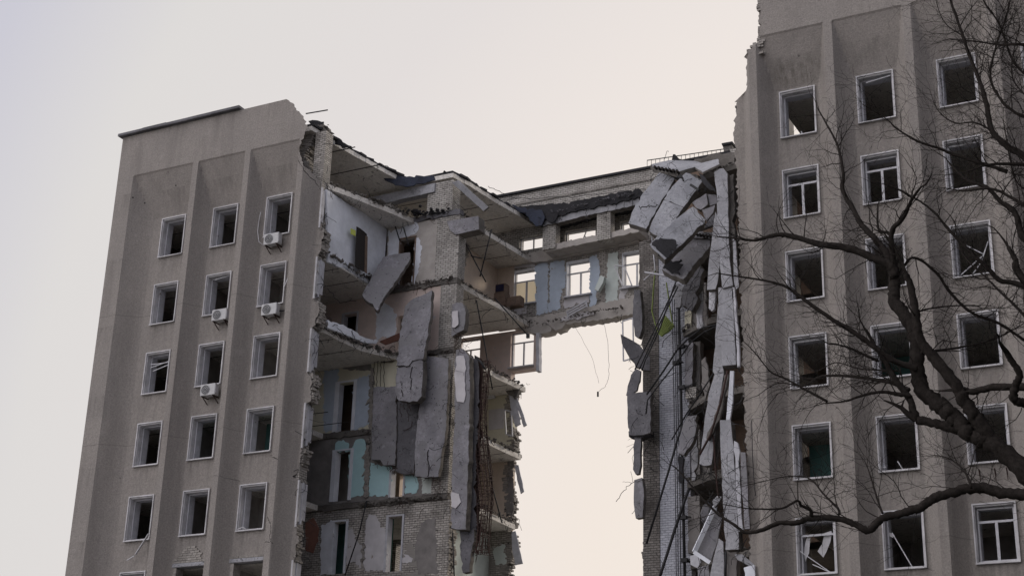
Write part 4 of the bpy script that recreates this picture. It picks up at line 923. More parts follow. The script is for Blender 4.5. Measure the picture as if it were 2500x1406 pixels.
longr = LS([(1040, 868), (1094, 874), (1093, 940), (1088, 1050), (1070, 1163), (1040, 1165), (1013, 1163), (1012, 1100), (1022, 1000), (1035, 930)], 4.6, .24, 'concrete', 'long pitted slab at the right of the lower hanging row, vertical crack near its foot', 'concrete slab', amp=.03)
stubby = LS([(1103, 743), (1116, 738), (1129, 740), (1137, 762), (1136, 785), (1132, 805), (1118, 812), (1103, 822), (1101, 790)], 4.6, .35, 'concrete', 'stubby pale-faced block hanging on bent bars right of the pillar', 'concrete slab', amp=.03)
slab('plaster_skin', [(1104, 760), (1118, 758), (1119, 792), (1110, 800), (1103, 798)], 4.5, .03, 'pale_plaster', parent=stubby, amp=.03)
colm = slab('concrete_column', [(1113, 854), (1128, 850), (1145, 870), (1147, 960), (1144, 1060), (1141, 1200), (1137, 1292), (1120, 1292), (1101, 1288), (1103, 1150), (1110, 1000), (1110, 900)], 4.4, .4, 'concrete', 'tall hanging concrete post with patches of white paint beside the rebar net', 'concrete post', amp=.02)
slab('plaster_skin', [(1114, 870), (1132, 868), (1138, 900), (1134, 930), (1137, 960), (1132, 982), (1116, 980), (1111, 940)], 4.35, .03, 'pale_plaster', parent=colm, amp=.04)
slab('plaster_skin', [(1102, 1200), (1120, 1205), (1125, 1225), (1112, 1240), (1101, 1236)], 4.35, .03, 'pale_plaster', parent=colm, amp=.04)
slab('concrete_lump', [(1122, 1295), (1156, 1290), (1152, 1340), (1146, 1395), (1130, 1398), (1124, 1345)], 4.8, .3, 'concrete_dark', 'dark frayed piece dangling below the tall hanging post', 'concrete lump', amp=.05)
for pts, lab in (([(1007, 895), (1003, 915), (1004, 935), (1001, 950)], 'upper dark crack down the squared block'), ([(968, 893), (1000, 894), (1006, 882), (1032, 877)], 'jagged gap between the big upright slab and its squared lower block'), ([(1046, 1098), (1043, 1120), (1048, 1140), (1044, 1163)], 'vertical crack at the foot of the right-hand long slab'), ([(982, 935), (981, 950), (984, 968)], 'short crack low on the squared block')):
    yq = 3.83 if pts[0][1] < 1000 else 4.57
    solo(wire([at(a, b, yq) for a, b in pts], .02, 0, .02, 4, seg=4), 'crack', 'crack_and_shade', lab, 'crack', parent=(block if 'squared' in lab else longr))
for pts, lab in (([(1560, 503), (1575, 506), (1590, 503), (1608, 502)], 'thin crack across the leftmost slab of the pile'), ([(1640, 544), (1660, 560), (1680, 571)], 'fine crack across the diagonal front slab')):
    solo(wire([at(a, b, 3.15 if a < 1620 else 2.18) for a, b in pts], .02, 0, .03, 4, seg=4), 'crack', 'crack_and_shade', lab, 'crack', parent=(leftm if 'leftmost' in lab else diag))
# reinforcement net, draped
def drape(u, v):                         # u across 0..1, v down 0..1
    px = 1150+38*u+10*v+6*math.sin(v*9+u*2)-8*v*(1-u); py = 880+470*v-6*u*0
    y = 4.9+.5*math.sin(u*5+v*3)+.6*u
    return at(px, py, y)
mb = MB()
for i in range(6):
    mb.tube([drape(i/5, j/34)+Vector((R.gauss(0, .012), 0, 0)) for j in range(35)], .022 if i % 5 else .035, 4)
for j in range(52):
    v = j/51+R.uniform(-.004, .004)
    mb.tube([drape(u/6, v)+Vector((0, 0, R.gauss(0, .02))) for u in range(7)], .017, 4)
for i in range(7):
    mb.tube([drape((i+.5)/7, j/30)+Vector((R.gauss(0, .02), .22, 0)) for j in range(31)], .018, 4)
for j in range(40):
    v = j/39+R.uniform(-.006, .006)
    mb.tube([drape(u/6, v)+Vector((0, .22, R.gauss(0, .03))) for u in range(7)], .014, 4)
solo(mb, 'rebar_net', 'rust', 'rusty draped reinforcement net hanging down beside the tall concrete post', 'rebar net')
for i, (dx, lab) in enumerate(((0, 'wide rust-brown metal strip hanging left of the net'), (9, 'narrow rust-brown strip between the strip and the net'))):
    slab('metal_strip', [(1149+dx, 866), (1167+dx, 876), (1168+dx, 960), (1164+dx, 1080), (1160+dx, 1200), (1164+dx, 1300), (1152+dx, 1370), (1142+dx, 1300), (1141+dx, 1150), (1147+dx, 1000)], 5.0+.2*i, .04, 'rust' if i else 'concrete_dark', lab, 'metal strip', amp=.06)
pipe([(1160, 870), (1175, 885), (1184, 900)], 4.8, .05, 'bent black bar over the top of the rebar net', 'steel_rod')
for i in range(4):
    pipe([(914+i*8+R.uniform(-1, 1), 878), (913+i*8, 910), (911+i*9, 946)], 5.1, .014, ('first', 'second', 'third', 'last')[i]+' from the left of the thin bars hanging before the yellow wall', 'steel_bar', mat='black_metal', wob=.015, group='thin bars before the yellow wall')
for i, (pts, yy) in enumerate((([(1200, 560), (1172, 675)], 6.5), ([(1135, 590), (1160, 640), (1186, 688)], 6.2), ([(1150, 625), (1176, 631)], 6.2), ([(1163, 733), (1185, 850), (1202, 950)], 7.0), ([(1208, 728), (1250, 775), (1288, 818)], 8.0), ([(1190, 1070), (1192, 1140), (1200, 1180), (1225, 1275)], 8.5), ([(965, 553), (976, 588)], 4.9), ([(985, 555), (998, 600)], 4.9), ([(895, 1222), (877, 1300), (842, 1404)], 4.9), ([(1105, 1300), (1109, 1410)], 5.0))):
    pipe(pts, yy, .03, ['black bar dangling from the ceiling of the top corner room', 'black bar leaning in the top corner room, its foot to the right', 'short bar crossing the leaning black bar', 'long black pole hanging from the second floor edge before the pink wall', 'cable with a lamp end hanging from the floor edge by the cabinet', 'black bar hanging by the beige wall low on the right', 'left thin bar over the top-room doorway', 'right thin bar over the top-room doorway', 'long cable slanting over the brick wall to the bottom edge', 'upright black bar below the tall hanging post'][i], 'steel_rod' if i not in (4, 8) else 'cable')
p = at(1289, 820, 8.0); solo(MB().box(p.x-.07, p.x+.07, p.y-.05, p.y+.05, p.z-.1, p.z+.08).bar(p+Vector((0, 0, .08)), p+Vector((-.08, 0, .16)), .03, .03), 'lamp_fitting', 'black_metal', 'small black lamp fitting at the end of the dangling cable', 'lamp')
# fallen white beam of the attic, roofing felt drapes
slab('concrete_beam', [(1103, 446), (1119, 440), (1192, 506), (1180, 516)], [5.0, 5.0, 5.6, 5.6], .2, 'concrete_light', 'white beam fallen slantwise from the roof corner', 'concrete beam', amp=.01)
def felt(pix, ys, label, mat='felt_blue'):
    return slab('roofing_felt', pix, ys, .06, mat, label, 'roofing felt', amp=.07, step=.3)
felt([(912, 412), (945, 425), (1000, 430), (1060, 430), (1080, 436), (1040, 446), (1000, 455), (965, 452), (940, 440)], [4.0, 4.4, 4.9, 5.1, 5.1, 4.95, 4.9, 4.6, 4.2], 'blue-black roofing felt sagging between the left roof edge and the corner')
felt([(1248, 500), (1275, 508), (1322, 512), (1330, 530), (1322, 550), (1308, 553), (1290, 530), (1262, 515)], 10.2, 'blue-black roofing felt hanging like a bib left of the first attic pier')
felt([(1330, 512), (1362, 520), (1355, 540), (1345, 545), (1336, 540)], 10.3, 'ragged dark felt scrap on top of the first attic pier', 'roof_felt')
felt([(788, 322), (832, 340), (838, 350), (858, 357), (855, 362), (835, 362), (810, 345)], 1.2, 'curled black felt flakes on the sloping left roof edge', 'roof_felt')
felt([(752, 296), (775, 294), (790, 297), (789, 305), (760, 306)], .6, 'small dark slab of felt at the top of the torn parapet', 'roof_felt')
slab('concrete_lump', [(757, 306), (790, 303), (797, 322), (785, 336), (770, 330), (756, 322)], .3, .6, 'slab_edge', 'broken lump of parapet under the felt at the torn corner', 'concrete lump', amp=.06)
pipe([(747, 278), (800, 269)], .0, .03, 'thin black bar sticking out right above the torn parapet', 'steel_rod')
p = at(1088, 428, 5.4); solo(rubble([p, p+Vector((.3, 0, 0))], 14, .08, .16, .1), 'debris_clump', 'roof_felt', 'small black clump on the roof over the corner pillar', 'debris clump')
slab('paint_flap', [(894, 529), (910, 524), (906, 552), (893, 546)], 4.0, .03, 'white_paint', parent=LW, amp=.01)
slab('paper_note', [(856, 557), (869, 563), (868, 577), (856, 571)], [2.0, 2.35, 2.35, 2.0], .01, 'yellow_paper', 'yellow-green paper stuck on the white partition by the dark gap', 'paper', amp=0)
# dark sheet on the partition, painted as the shade of a doorway
slab('doorway', [(871, 553), (880, 558), (890, 566), (896, 572), (893, 620), (891, 664), (868, 652), (868, 610), (870, 590)], [2.45, 2.7, 3.0, 3.2, 3.2, 3.2, 2.4, 2.4, 2.4], .02, 'crack_and_shade', parent=LW, amp=.02, push=(-1, 0, 0))
slab('door_post', [(893, 575), (898, 578), (896, 668), (891, 664)], [3.1, 3.3, 3.3, 3.1], .03, 'wood', parent=LW, amp=0, push=(-1, 0, 0))
# things in the rooms
cab = thing('cabinet', 'brown wooden cabinet standing on the broken floor edge under the television', 'cabinet', tuple(at(1220, 752, 10.2)))
p = at(1205, 748, 10.2); q = at(1232, 742, 10.2); z0 = p.z; zt = at(1205, 716, 10.2).z
MB().box(p.x, q.x, 10.2, 10.7, z0, zt).build('carcass', 'wood', cab)
MB().box(q.x+.02, q.x+.75, 10.35, 10.8, z0-.05, z0+.42).build('low_box', 'wood', cab); MB().box(q.x+.08, q.x+.7, 10.33, 10.36, z0, z0+.36).build('door', 'wood', cab)
tv = thing('television', 'old boxy television with a dark blue screen on top of the brown cabinet', 'television', (p.x+.3, 10.4, zt+.01))
MB().box(p.x+.02, q.x-.02, 10.25, 10.7, zt+.01, zt+.47)  .build('casing', 'wood', tv, bevel=.02); MB().box(p.x+.07, q.x-.1, 10.23, 10.25, zt+.07, zt+.42).build('screen', 'dark_screen', tv)
brd = slab('board', [(925, 834), (975, 812), (976, 830), (940, 842)], 4.7, .06, 'brown_board', 'fallen red-brown board lying on the floor edge left of the big slab', 'board', amp=.01)
slab('board', [(745, 1275), (765, 1262), (779, 1290), (777, 1320), (764, 1350), (747, 1345)], 2.2, .04, 'brown_board', 'rust-brown board standing inside the torn edge near the bottom left', 'board', amp=.04)
slab('wallpaper_sheet', [(801, 780), (830, 792), (858, 803), (893, 825), (925, 830), (920, 838), (896, 838), (860, 824), (800, 800)], [.9, 1.8, 2.6, 3.6, 4.6, 4.6, 3.6, 2.6, .9], .12, 'white_paint', 'white strip of fallen wall lying along the second floor edge', 'wall fragment', amp=.03)
rad_ = thing('radiator', 'white panel radiator hanging crooked below the middle bridge window', 'radiator', tuple(at(1410, 770, 11.5)))
for k in range(3):
    a = at(1383+k*2, 762+k*5, 11.5-.05*k); b = at(1430+k*2, 736+k*5, 11.5-.05*k); MB().bar(a, b, .06, .06).build('panel_tube', 'jamb', rad_)
MB().bar(at(1384, 760, 11.4), at(1387, 778, 11.4), .05, .05).build('connector', 'jamb', rad_); MB().bar(at(1430, 733, 11.4), at(1434, 750, 11.4), .05, .05).build('connector', 'jamb', rad_)
slab('air_conditioner', [(1451, 706), (1466, 672), (1476, 676), (1472, 690), (1460, 711)], 11.3, .25, 'mint_plaster', 'dented greenish indoor cooling unit hanging between two bridge windows', 'air conditioner', amp=.01)
wf = MB(); q_ = [at(1500, 648, 11.2), at(1524, 650, 11.2), at(1543, 698, 11.2), at(1520, 698, 11.2)]
for i in range(4): wf.bar(q_[i], q_[(i+1) % 4], .06, .05)
wf.build('window_sash', 'white_frame', BR)
wf = MB(); q_ = [at(1520, 784, 8), at(1545, 776, 8), at(1547, 874, 8), at(1522, 881, 8)]
for i in range(4): wf.bar(q_[i], q_[(i+1) % 4], .05, .05)
wf.build('window_sash', 'jamb', RWG)
wf = MB(); q_ = [at(1232, 1000, 11.3), at(1248, 1004, 11.3), at(1251, 1064, 11.3), at(1236, 1060, 11.3)]
for i in range(4): wf.bar(q_[i], q_[(i+1) % 4], .06, .05)
wf.build('window_sash', 'white_frame', LW)
G5 = 'sheet scraps hanging from the rear wall end against the sky'
for i, (pix, lab) in enumerate((([(1241, 962), (1256, 960), (1264, 998), (1271, 1035), (1258, 1042), (1248, 1000)], 'wide pale sheet scrap hanging from the rear wall end, upper left one'), ([(1256, 968), (1262, 968), (1286, 1037), (1278, 1042), (1266, 1004)], 'long pale slat leaning out right of the wide scrap'),
    ([(1256, 1135), (1265, 1134), (1279, 1199), (1271, 1205), (1262, 1170)], 'pale slat leaning out at mid height of the rear wall end'), ([(1249, 1298), (1258, 1295), (1276, 1375), (1257, 1378), (1250, 1340)], 'lowest wide scrap leaning out near the bottom'))):
    slab('sheet_scrap', pix, [11.3]*len(pix), .06, 'jamb', lab, 'sheet scrap', group=G5, amp=.012)
HS([(1232, 945), (1262, 938), (1268, 950), (1258, 975), (1250, 965), (1240, 962)], 11.2, .2, 'slab_edge', 'small broken lump hanging under the rear window sill', 'concrete lump', amp=.05)
slab('wall_fragment', [(1308, 813), (1316, 812), (1316, 905), (1308, 906)], 11.6, .3, 'jamb', 'narrow white upright right of the lowest rear window', 'wall fragment', amp=.015)
pipe([(1400, 790), (1445, 870), (1462, 935)], 11.6, .006, 'hair-thin straight wire hanging in the open gap', 'wire', wob=.01)
pipe([(1470, 778), (1484, 830), (1487, 890), (1486, 925), (1478, 943), (1462, 955)], 11.6, .008, 'thin curved wire hanging in the open gap with a small weight', 'wire', wob=.01)
p = at(1460, 962, 11.6); solo(MB().box(p.x-.035, p.x+.035, 11.56, 11.62, p.z-.12, p.z+.12), 'weight', 'black_metal', 'small dark weight at the end of the curved hanging wire', 'weight')
for pts, lab, yy in (([(940, 405), (960, 420), (975, 430)], 'left curved wire above the sagging felt', 4.5), ([(1060, 430), (1090, 422), (1110, 425)], 'wire looped over the corner pillar top', 5.3), ([(1192, 455), (1225, 470), (1260, 486)], 'wire strung from the corner roof to the rear span', 9), ([(1222, 490), (1300, 482), (1400, 480), (1500, 470), (1575, 462)], 'dark cable along the roof edge of the rear span', 10.2), ([(800, 705), (830, 740), (870, 735)], 'thin wire loop under the second ceiling', 2)):
    pipe(pts, yy, .014, lab, 'wire', wob=.03)

for z, x in ((30.7, 9.6), (27.4, 9.1), (24.1, 9.5)): tangle([(8.9, .5, z), (x, 3, z), (x+.6, 5.2, z)], 26, LW)
for z in (30.7, 27.4, 24.1, 20.8, 17.5): tangle([(12.9, 5.4, z), (13, 8, z), (13.2, 11.6, z)], 16, LW); tangle([(10.5, 5.15, z-.1), (12.9, 5.15, z-.1)], 12, LW, mat='rust')
tangle([(9.0, .3, 33), (8.95, .3, 24), (8.9, .3, 14)], 70, LW)
tangle([at(1552, 820, 6.8), at(1556, 1270, 6.8)], 14, RWG, L=.4); tangle([at(1575, 700, 7), at(1600, 1400, 7)], 40, RWG, L=1.2)
tangle([at(1700, 640, 4), at(1690, 800, 4.5), at(1720, 1000, 4), at(1740, 1200, 3), at(1720, 1400, 3)], 110, RWG, L=1.3); tangle([at(1795, 450, .1), at(1808, 900, .1), at(1822, 1400, .1)], 60, RWG)
tangle([at(1600, 410, 4.5), at(1660, 425, 4.4), at(1740, 470, 4)], 30, RWG); tangle([at(1270, 800, 11.6), at(1540, 765, 11.6)], 12, BR, L=.4); tangle([at(1330, 530, 10.4), at(1570, 470, 10.4)], 26, BR)
tangle([at(1010, 975, 4.2), at(975, 980, 4.2)], 10, LW, mat='rust'); tangle([at(910, 1125, 4.8), at(1080, 1165, 4.7)], 22, LW, mat='rust'); tangle([at(1125, 820, 4.6), at(1120, 860, 4.5)], 24, LW, mat='rust', L=.5); tangle([at(1105, 900, 4.5), at(1105, 1280, 4.5)], 30, LW)

# ======================= AIR CONDITIONERS
def aircon(px0, px1, pt, pb, label, k):
    a = at(px0, pb, -.42); b = at(px1, pb, -.42); zt = at(px0, pt, -.42).z; zb = at(px0, pb, -.42).z
    t = thing('air_conditioner', label, 'air conditioner', (a.x, -.1, zb), 'white outdoor cooling units on the left wing'); wd = .80; x0 = a.x; hh = .52
    body = MB().box(x0, x0+wd, -.42, -.12, zb, zb+hh).build('casing', 'ac_white', t, bevel=.02)
    g_ = MB(); cx, cz = x0+.29, zb+hh/2
    n = 20; g_.tube([(cx, -.435, cz), (cx, -.41, cz)], .21, n); g_.build('fan_grille', 'ac_grille', t)
    rg_ = MB()
    for rr in (.21, .14, .07):
        rg_.tube([(cx+rr*math.cos(i/16*math.tau), -.44, cz+rr*math.sin(i/16*math.tau)) for i in range(17)], .008, 4)
    rg_.build('grille_rings', 'ac_white', t)
    MB().box(x0+wd, x0+wd+.012, -.4, -.2, zb+.08, zb+.4).build('side_cover', 'jamb', t)
    for dx in (.1, .68): MB().box(x0+dx, x0+dx+.04, -.44, .03, zb-.045, zb-.005).bar((x0+dx+.02, -.38, zb-.03), (x0+dx+.02, .02, zb-.28), .03, .03).build('bracket', 'rust', t)
    return t
aircon(642, 682, 571, 599, 'white outdoor unit under the top right window of the left wing, with a looped cable', 0)
aircon(515, 551, 757, 784, 'white outdoor unit under the middle-column window, upper one of that column', 1)
aircon(636, 676, 744, 771, 'white outdoor unit under the right-column window, one floor below the looped-cable one', 2)
aircon(487, 529, 938, 967, 'white outdoor unit under the middle-column window, lower one of that column', 3)
pipe([(637, 517), (632, 540), (629, 565), (632, 590), (643, 599)], -.15, .018, 'looped white cable left of the top right outdoor unit', 'cable', mat='trim')
for (x, y), lab in (((678, 760), 'black stub pipe right of the second-row right outdoor unit'), ):
    pipe([(x, y), (x+16, y-2)], -.15, .035, lab, 'pipe')
# broken bits left in windows
def stick(pix, y, wd, mat, label, name='window_slat'): 
    mb = MB(); pts = [at(a, b, y) for a, b in pix]
    for p, q in zip(pts, pts[1:]): mb.bar(p, q, wd, .03)
    return solo(mb, name, mat, label, '', parent=LW if pix[0][0] < 1200 else RWG)
stick([(368, 890), (412, 885)], .15, .05, 'white_frame', 'upper white slat across the third-row left window')
stick([(368, 898), (412, 882)], .12, .05, 'white_frame', 'tilted white slat crossing the third-row left window'); stick([(374, 906), (412, 890)], .1, .05, 'white_frame', 'lowest tilted white slat in the third-row left window')
stick([(525, 684), (565, 671)], .15, .04, 'white_frame', 'white slat hanging at the head of the second-row middle window')
stick([(331, 1353), (363, 1303)], -.2, .10, 'white_frame', 'white slat poking out down-left from the fifth-row left window'); stick([(310, 1367), (328, 1356)], -.2, .04, 'white_frame', 'thin pale end of the slat below the fifth-row left window')
stick([(694, 700), (703, 679)], -.08, .025, 'white_frame', 'small splinter on the right side of the second-row right window')
stick([(580, 1292), (592, 1286), (600, 1290)], -.05, .04, 'trim', 'crumpled scrap on the sill of the fifth-row right window')
stick([(428, 640), (431, 600)], .5, .06, 'brown_board', 'red-brown post inside the top left window') if False else None
stick([(1957, 322), (1961, 334)], .1, .10, 'white_frame', 'short white stub on the sill of the first right-wing window')
stick([(2115, 204), (2180, 184)], .12, .09, 'white_frame', 'white slat dropping at the head of the top middle right-wing window')
stick([(2312, 375), (2326, 465)], .1, .05, 'white_frame', 'white slat leaning inside the second-row right window of the right wing')
stick([(2346, 672), (2382, 640), (2400, 625)], .05, .07, 'white_frame', 'broken white lath rising right in the third-row right window'); stick([(2376, 668), (2396, 640), (2412, 590)], .1, .06, 'white_frame', 'broken white lath beside it reaching the window head'); stick([(2340, 590), (2400, 620)], .15, .03, 'white_frame', 'thin white lath crossing the third-row right window')
stick([(2192, 1126), (2206, 1148)], .1, .10, 'white_frame', 'white stub on the sill of the fifth-row middle window, right wing'); stick([(2152, 1140), (2164, 1140)], .1, .06, 'white_frame', 'small white scrap at the left of the same sill')
stick([(1954, 1345), (2030, 1398)], .08, .07, 'white_frame', 'upper white lath slanting down in the bottom left window, right wing'); stick([(1984, 1377), (2040, 1402)], .1, .06, 'white_frame', 'lower white lath slanting down in the bottom left window, right wing')
stick([(2178, 1300), (2230, 1388)], .1, .035, 'white_frame', 'long white lath slanting down in the bottom middle window, right wing')
for pix, lab in (([(1963, 1342), (1970, 1310), (1978, 1312), (1975, 1350), (1966, 1370)], 'torn pale curtain on the left of the bottom left window, right wing'), ([(2013, 1300), (2030, 1295), (2022, 1335), (2010, 1360), (1996, 1345), (2008, 1325)], 'torn pale curtain on the right of the bottom left window, right wing'), ([(2170, 1298), (2184, 1305), (2180, 1312), (2172, 1308)], 'small pale rag in the bottom middle window, right wing'), ([(1941, 835), (1946, 880), (1952, 930), (1940, 935)], 'pale rag at the left of the fourth-row left window, right wing')):
    slab('curtain_rag', pix, .3, .01, 'trim', parent=RWG, amp=.02)
G6 = 'small pegs on the right wing facade'
for i, (x, y) in enumerate(((2393, 1163), (2431, 1160), (2460, 1158))):
    a = at(x, y, -.02); solo(MB().bar(a, a+Vector((.02, -.22, .18)), .04, .04).bar(a-Vector((0, 0, .16)), a+Vector((.02, -.2, .15)), .025, .025), 'bracket', 'rust', ('left', 'middle', 'right')[i]+' of three little wall brackets above the bottom right window', 'bracket', G6)

# ======================= TREES
def tree(label, limbs, y0, seed, twigscale=1, trunk=None, depths=None):
    rr = random.Random(seed)
    t = thing('bare_tree', label, 'tree', (trunk[0][0], trunk[0][1], 0))
    MB().tube([Vector(p) for p in trunk], [q for q in (.34, .28, .22, .17)][:len(trunk)], 12).build('trunk', 'bark', t, smooth=True)
    LB = MB(); TW = MB(); cnt = [0]
    view = (at(2200, 700, y0)-CAM).normalized()
    def twig(p, d, L, r, lev):
        if cnt[0] > 90000: return
        n = max(2, int(L/.11)); pts = [p.copy()]; rs = [r]; q = p.copy(); dd = d.copy()
        for i in range(n):
            dd = (dd+Vector((rr.gauss(0, .2), rr.gauss(0, .2), rr.gauss(0, .2)+.015))).normalized()
            q = q+dd*(L/n); pts.append(q.copy()); rs.append(max(r*(1-.8*(i+1)/n), .0022))
            if lev > 0 and i > 0 and rr.random() < (.75 if lev > 1 else .6):
                ax = Vector((rr.gauss(0, 1), rr.gauss(0, 1), rr.gauss(0, 1))).cross(dd).normalized(); a = rr.uniform(.5, 1.15)
                nd = (dd*math.cos(a)+ax*math.sin(a)).normalized()
                twig(q, nd, L*rr.uniform(.35, .62)*(1-.4*i/n), rs[-1]*.62, lev-1)
        cnt[0] += n
        TW.tube(pts, rs, 3 if r < .012 else 4)
    for pix, r0, r1, tw, dy in limbs:
        r0 *= .64; r1 *= .7
        n = len(pix); pts = []
        off = 0
        for i, (x, y) in enumerate(pix):
            yy = y0+dy[0]+(dy[1]-dy[0])*i/(n-1); pts.append(at(x, y, yy))
        # smooth resample (Catmull-Rom) with a little gnarl
        fine = []; rs = []
        for i in range(n-1):
            p0, p1, p2, p3 = pts[max(i-1, 0)], pts[i], pts[i+1], pts[min(i+2, n-1)]
            for k in range(7):
                s_ = k/7; fine.append(.5*((2*p1)+(p2-p0)*s_+(2*p0-5*p1+4*p2-p3)*s_*s_+(3*p1-p0-3*p2+p3)*s_**3)); rs.append(r0+(r1-r0)*(i+s_)/(n-1))
        fine.append(pts[-1]); rs.append(r1)
        fine = [f+Vector((rr.gauss(0, .25), rr.gauss(0, .25), rr.gauss(0, .2)))*r_*.3 for f, r_ in zip(fine, rs)]
        rs = [r_*rr.uniform(.965, 1.04) for r_ in rs]
        k0 = len(LB.v); LB.tube(fine, rs, 11)
        for q in range(k0, len(LB.v)):
            f_ = fine[min((q-k0)//11, len(fine)-1)]; LB.v[q] = f_+(LB.v[q]-f_)*rr.uniform(.84, 1.16)
        tot = sum((b-a).length for a, b in zip(fine, fine[1:])); 
        for i in range(1, len(fine)):
            seg = (fine[i]-fine[i-1]); d = seg.normalized()
            k = tw*seg.length*twigscale
            while k > 0:
                if rr.random() < k:
                    rnd = Vector((rr.gauss(0, 1), rr.gauss(0, 1), rr.gauss(0, 1)+.25)); ax = (rnd-d*rnd.dot(d)).normalized(); a = rr.uniform(.5, 1.2)
                    L = rr.uniform(.35, 1.25)*(1 if rs[i] > .03 else .8)
                    twig(fine[i-1].lerp(fine[i], rr.random()), (d*math.cos(a)+ax*math.sin(a)).normalized(), L, min(rs[i]*.5, rr.uniform(.005, .012)), 2)
                k -= 1
        twig(fine[-1], (fine[-1]-fine[-2]).normalized(), .5, r1, 2)
    LB.build('limbs', 'bark', t, smooth=True); o = TW.build('twigs', 'bark', t); o['kind'] = 'stuff'
    return t
Y = -31
L1 = [
 ([(2640, 1420), (2560, 1240), (2500, 1150), (2425, 1084), (2372, 1059), (2333, 1023), (2297, 991), (2255, 955), (2240, 900), (2237, 823), (2209, 770), (2184, 734), (2184, 681), (2177, 649)], .21, .11, .6, (0, .4)),
 ([(2425, 1084), (2390, 1030), (2354, 977), (2333, 937), (2283, 877), (2244, 823), (2235, 760), (2223, 699), (2209, 663)], .17, .05, 1, (.1, -.5)),
 ([(2184, 681), (2177, 649), (2127, 628), (2070, 606), (2000, 596), (1949, 581), (1906, 573), (1870, 580), (1839, 587), (1795, 582), (1750, 578)], .11, .012, 3.2, (.3, 0)),
 ([(2184, 681), (2165, 620), (2141, 589), (2105, 550), (2084, 514), (2056, 461), (2059, 427), (2045, 356), (2017, 302), (1995, 263)], .085, .012, 3, (.3, 1)),
 ([(2184, 660), (2177, 571), (2205, 532), (2227, 486), (2248, 457)], .07, .02, 2.5, (.3, -.5)),
 ([(2180, 600), (2170, 570), (2145, 560), (2143, 500)], .05, .015, 2.5, (.3, .3)),
 ([(2240, 900), (2180, 880), (2141, 852), (2088, 813), (2034, 781), (1963, 731), (1917, 699), (1867, 685), (1810, 676), (1750, 667)], .07, .01, 3.2, (0, -.8)),
 ([(2141, 880), (2134, 877), (2070, 848), (2020, 838)], .035, .012, 3, (0, -.6)),
 ([(2237, 1023), (2219, 970), (2191, 934), (2165, 890), (2141, 852), (2120, 815), (2110, 800)], .085, .02, 2, (.1, -.3)),
 ([(2372, 1059), (2337, 1048), (2283, 1034), (2237, 1023)], .12, .08, .6, (.2, .1)),
 ([(2223, 966), (2190, 962), (2159, 956), (2113, 963), (2063, 979), (2013, 984)], .05, .012, 1.5, (0, -.4)),
 ([(2020, 980), (1963, 949), (1917, 924), (1885, 910), (1867, 891), (1835, 852), (1803, 823)], .028, .007, 4, (-.4, -.8)),
 ([(2219, 952), (2177, 934), (2123, 924), (2056, 917), (1999, 920), (1963, 942), (1900, 935), (1850, 965)], .05, .006, 3, (0, 1)),
 ([(2500, 984), (2475, 974), (2479, 942), (2490, 913), (2470, 880), (2458, 860)], .09, .05, .8, (-.5, -1)),
 ([(2520, 945), (2426, 945), (2376, 956), (2354, 950)], .08, .05, 1.4, (-.3, 0)),
 ([(2640, 1260), (2560, 1220), (2500, 1208), (2443, 1201), (2390, 1190), (2337, 1198), (2283, 1215), (2248, 1237), (2205, 1251), (2155, 1265), (2120, 1294), (2088, 1279), (2042, 1265), (1978, 1265), (1942, 1276), (1903, 1276), (1857, 1294), (1821, 1299), (1796, 1283), (1750, 1251), (1705, 1205), (1672, 1165), (1650, 1142), (1632, 1132)], .12, .006, 1.5, (-.5, -1)),
 ([(1981, 1262), (1978, 1244), (1956, 1233), (1946, 1222), (1910, 1240), (1860, 1242), (1821, 1240), (1764, 1230)], .04, .006, 3, (-.8, -1.4)),
 ([(2049, 1254), (2045, 1240), (2013, 1208), (1978, 1169), (1928, 1162), (1857, 1176), (1800, 1190)], .028, .004, 3, (-.8, .5)),
 ([(2154, 1251), (2141, 1215), (2123, 1155), (2112, 1127)], .025, .007, 3, (-.8, -.3)),
 ([(2372, 1190), (2355, 1150), (2320, 1120), (2280, 1110)], .03, .006, 4, (-.8, -.3)),
 ([(2184, 700), (2225, 630), (2283, 663), (2319, 713), (2372, 763), (2440, 790), (2500, 830)], .03, .03, 3, (.3, 1.5)),
 ([(2237, 823), (2230, 770), (2290, 750), (2380, 745)], .03, .01, 3, (.2, 1.5)),
 ([(2250, 860), (2330, 850), (2420, 830), (2480, 800)], .03, .01, 3, (0, 1.5)),
 ([(2190, 905), (2100, 900), (2040, 885), (1990, 905), (1930, 880)], .02, .004, 4, (0, 2)),
 ([(1900, 960), (1870, 1000), (1850, 1060)], .008, .004, 2, (-.5, -.5)),
]
tree('bare dark tree with a thick forked limb crossing the lower right of the facade', L1, Y, 5, 3.6, [(43.6, -31.3, -.2), (43.5, -31.2, 2.2), (43.1, -31.1, 4.2), (42.9, -31, 5.6)])
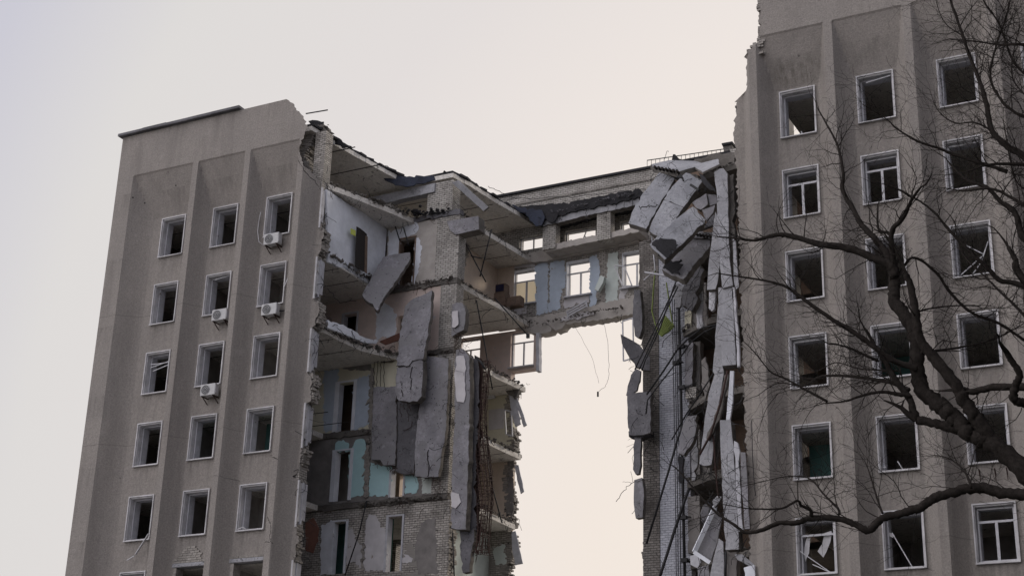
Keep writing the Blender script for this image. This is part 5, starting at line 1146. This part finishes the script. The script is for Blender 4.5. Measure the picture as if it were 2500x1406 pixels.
L2 = [
 ([(2640, 720), (2560, 620), (2500, 582), (2479, 521), (2443, 493), (2408, 457), (2361, 440), (2319, 400)], .10, .02, 2, (0, .5)),
 ([(2600, 470), (2500, 384), (2461, 359), (2422, 320), (2411, 267), (2397, 213), (2369, 142), (2351, 89), (2326, 18), (2300, -60)], .09, .022, 3, (0, .6)),
 ([(2600, 410), (2500, 402), (2419, 402), (2360, 420)], .06, .01, 3, (0, -.5)),
 ([(2600, 130), (2500, 110), (2443, 110), (2390, 103), (2319, 96)], .05, .01, 4, (0, .5)),
 ([(2640, 560), (2500, 500), (2426, 462), (2354, 466), (2305, 459)], .05, .01, 3, (0, .3)),
 ([(2461, 420), (2400, 400), (2326, 377), (2294, 363), (2241, 345), (2187, 313), (2166, 292), (2106, 256)], .05, .006, 3, (.2, -.5)),
 ([(2620, 760), (2500, 699), (2443, 685), (2419, 663), (2390, 635), (2354, 599), (2319, 564), (2283, 521), (2248, 493), (2205, 468)], .07, .015, 3, (0, -.5)),
 ([(2600, 800), (2490, 670), (2479, 635), (2461, 603)], .10, .04, 1, (0, 0)),
 ([(2600, 900), (2500, 770), (2450, 720), (2408, 678), (2350, 620), (2330, 540)], .04, .01, 3, (.3, 1)),
 ([(2560, 300), (2470, 270), (2420, 200), (2430, 120), (2460, 30), (2470, -40)], .04, .015, 5, (.2, .5)),
 ([(2560, 220), (2480, 160), (2440, 60), (2400, 0), (2380, -60)], .035, .01, 5, (.5, 0)),
 ([(2600, 330), (2520, 250), (2470, 180), (2490, 60)], .03, .01, 5, (-.5, 0)),
 ([(2422, 320), (2380, 300), (2330, 300), (2290, 270), (2270, 220)], .025, .005, 5, (.2, 0)),
 ([(2600, 560), (2540, 480), (2480, 440), (2450, 300)], .03, .01, 5, (.2, 0)),
 ([(2351, 89), (2310, 60), (2290, 20), (2280, -30)], .015, .006, 4, (.5, .5)),
]
tree('bare tree with fine upward branches filling the upper right corner', L2, -28.5, 9, 3.8, [(44.9, -28.6, -.2), (44.8, -28.5, 4), (44.6, -28.5, 8), (44.2, -28.5, 10.5)])
# twig tip reaching into the gap from a branch outside the frame's reach
tg = MB(); wire([at(1583, 1170, -31), at(1545, 1176, -31), at(1525, 1195, -31), at(1504, 1224, -31)], .005, 0, .008, 3, tg); wire([at(1545, 1176, -31), at(1540, 1150, -31)], .003, 0, .004, 3, tg); wire([at(1545, 1178, -31), at(1520, 1176, -31)], .003, 0, .004, 3, tg)
solo(tg, 'twig', 'bark', 'lone fine twig tip against the sky left of the brick quoin', 'twig')
print('objects', len(bpy.data.objects), 'faces', sum(len(me.polygons) for me in bpy.data.meshes))
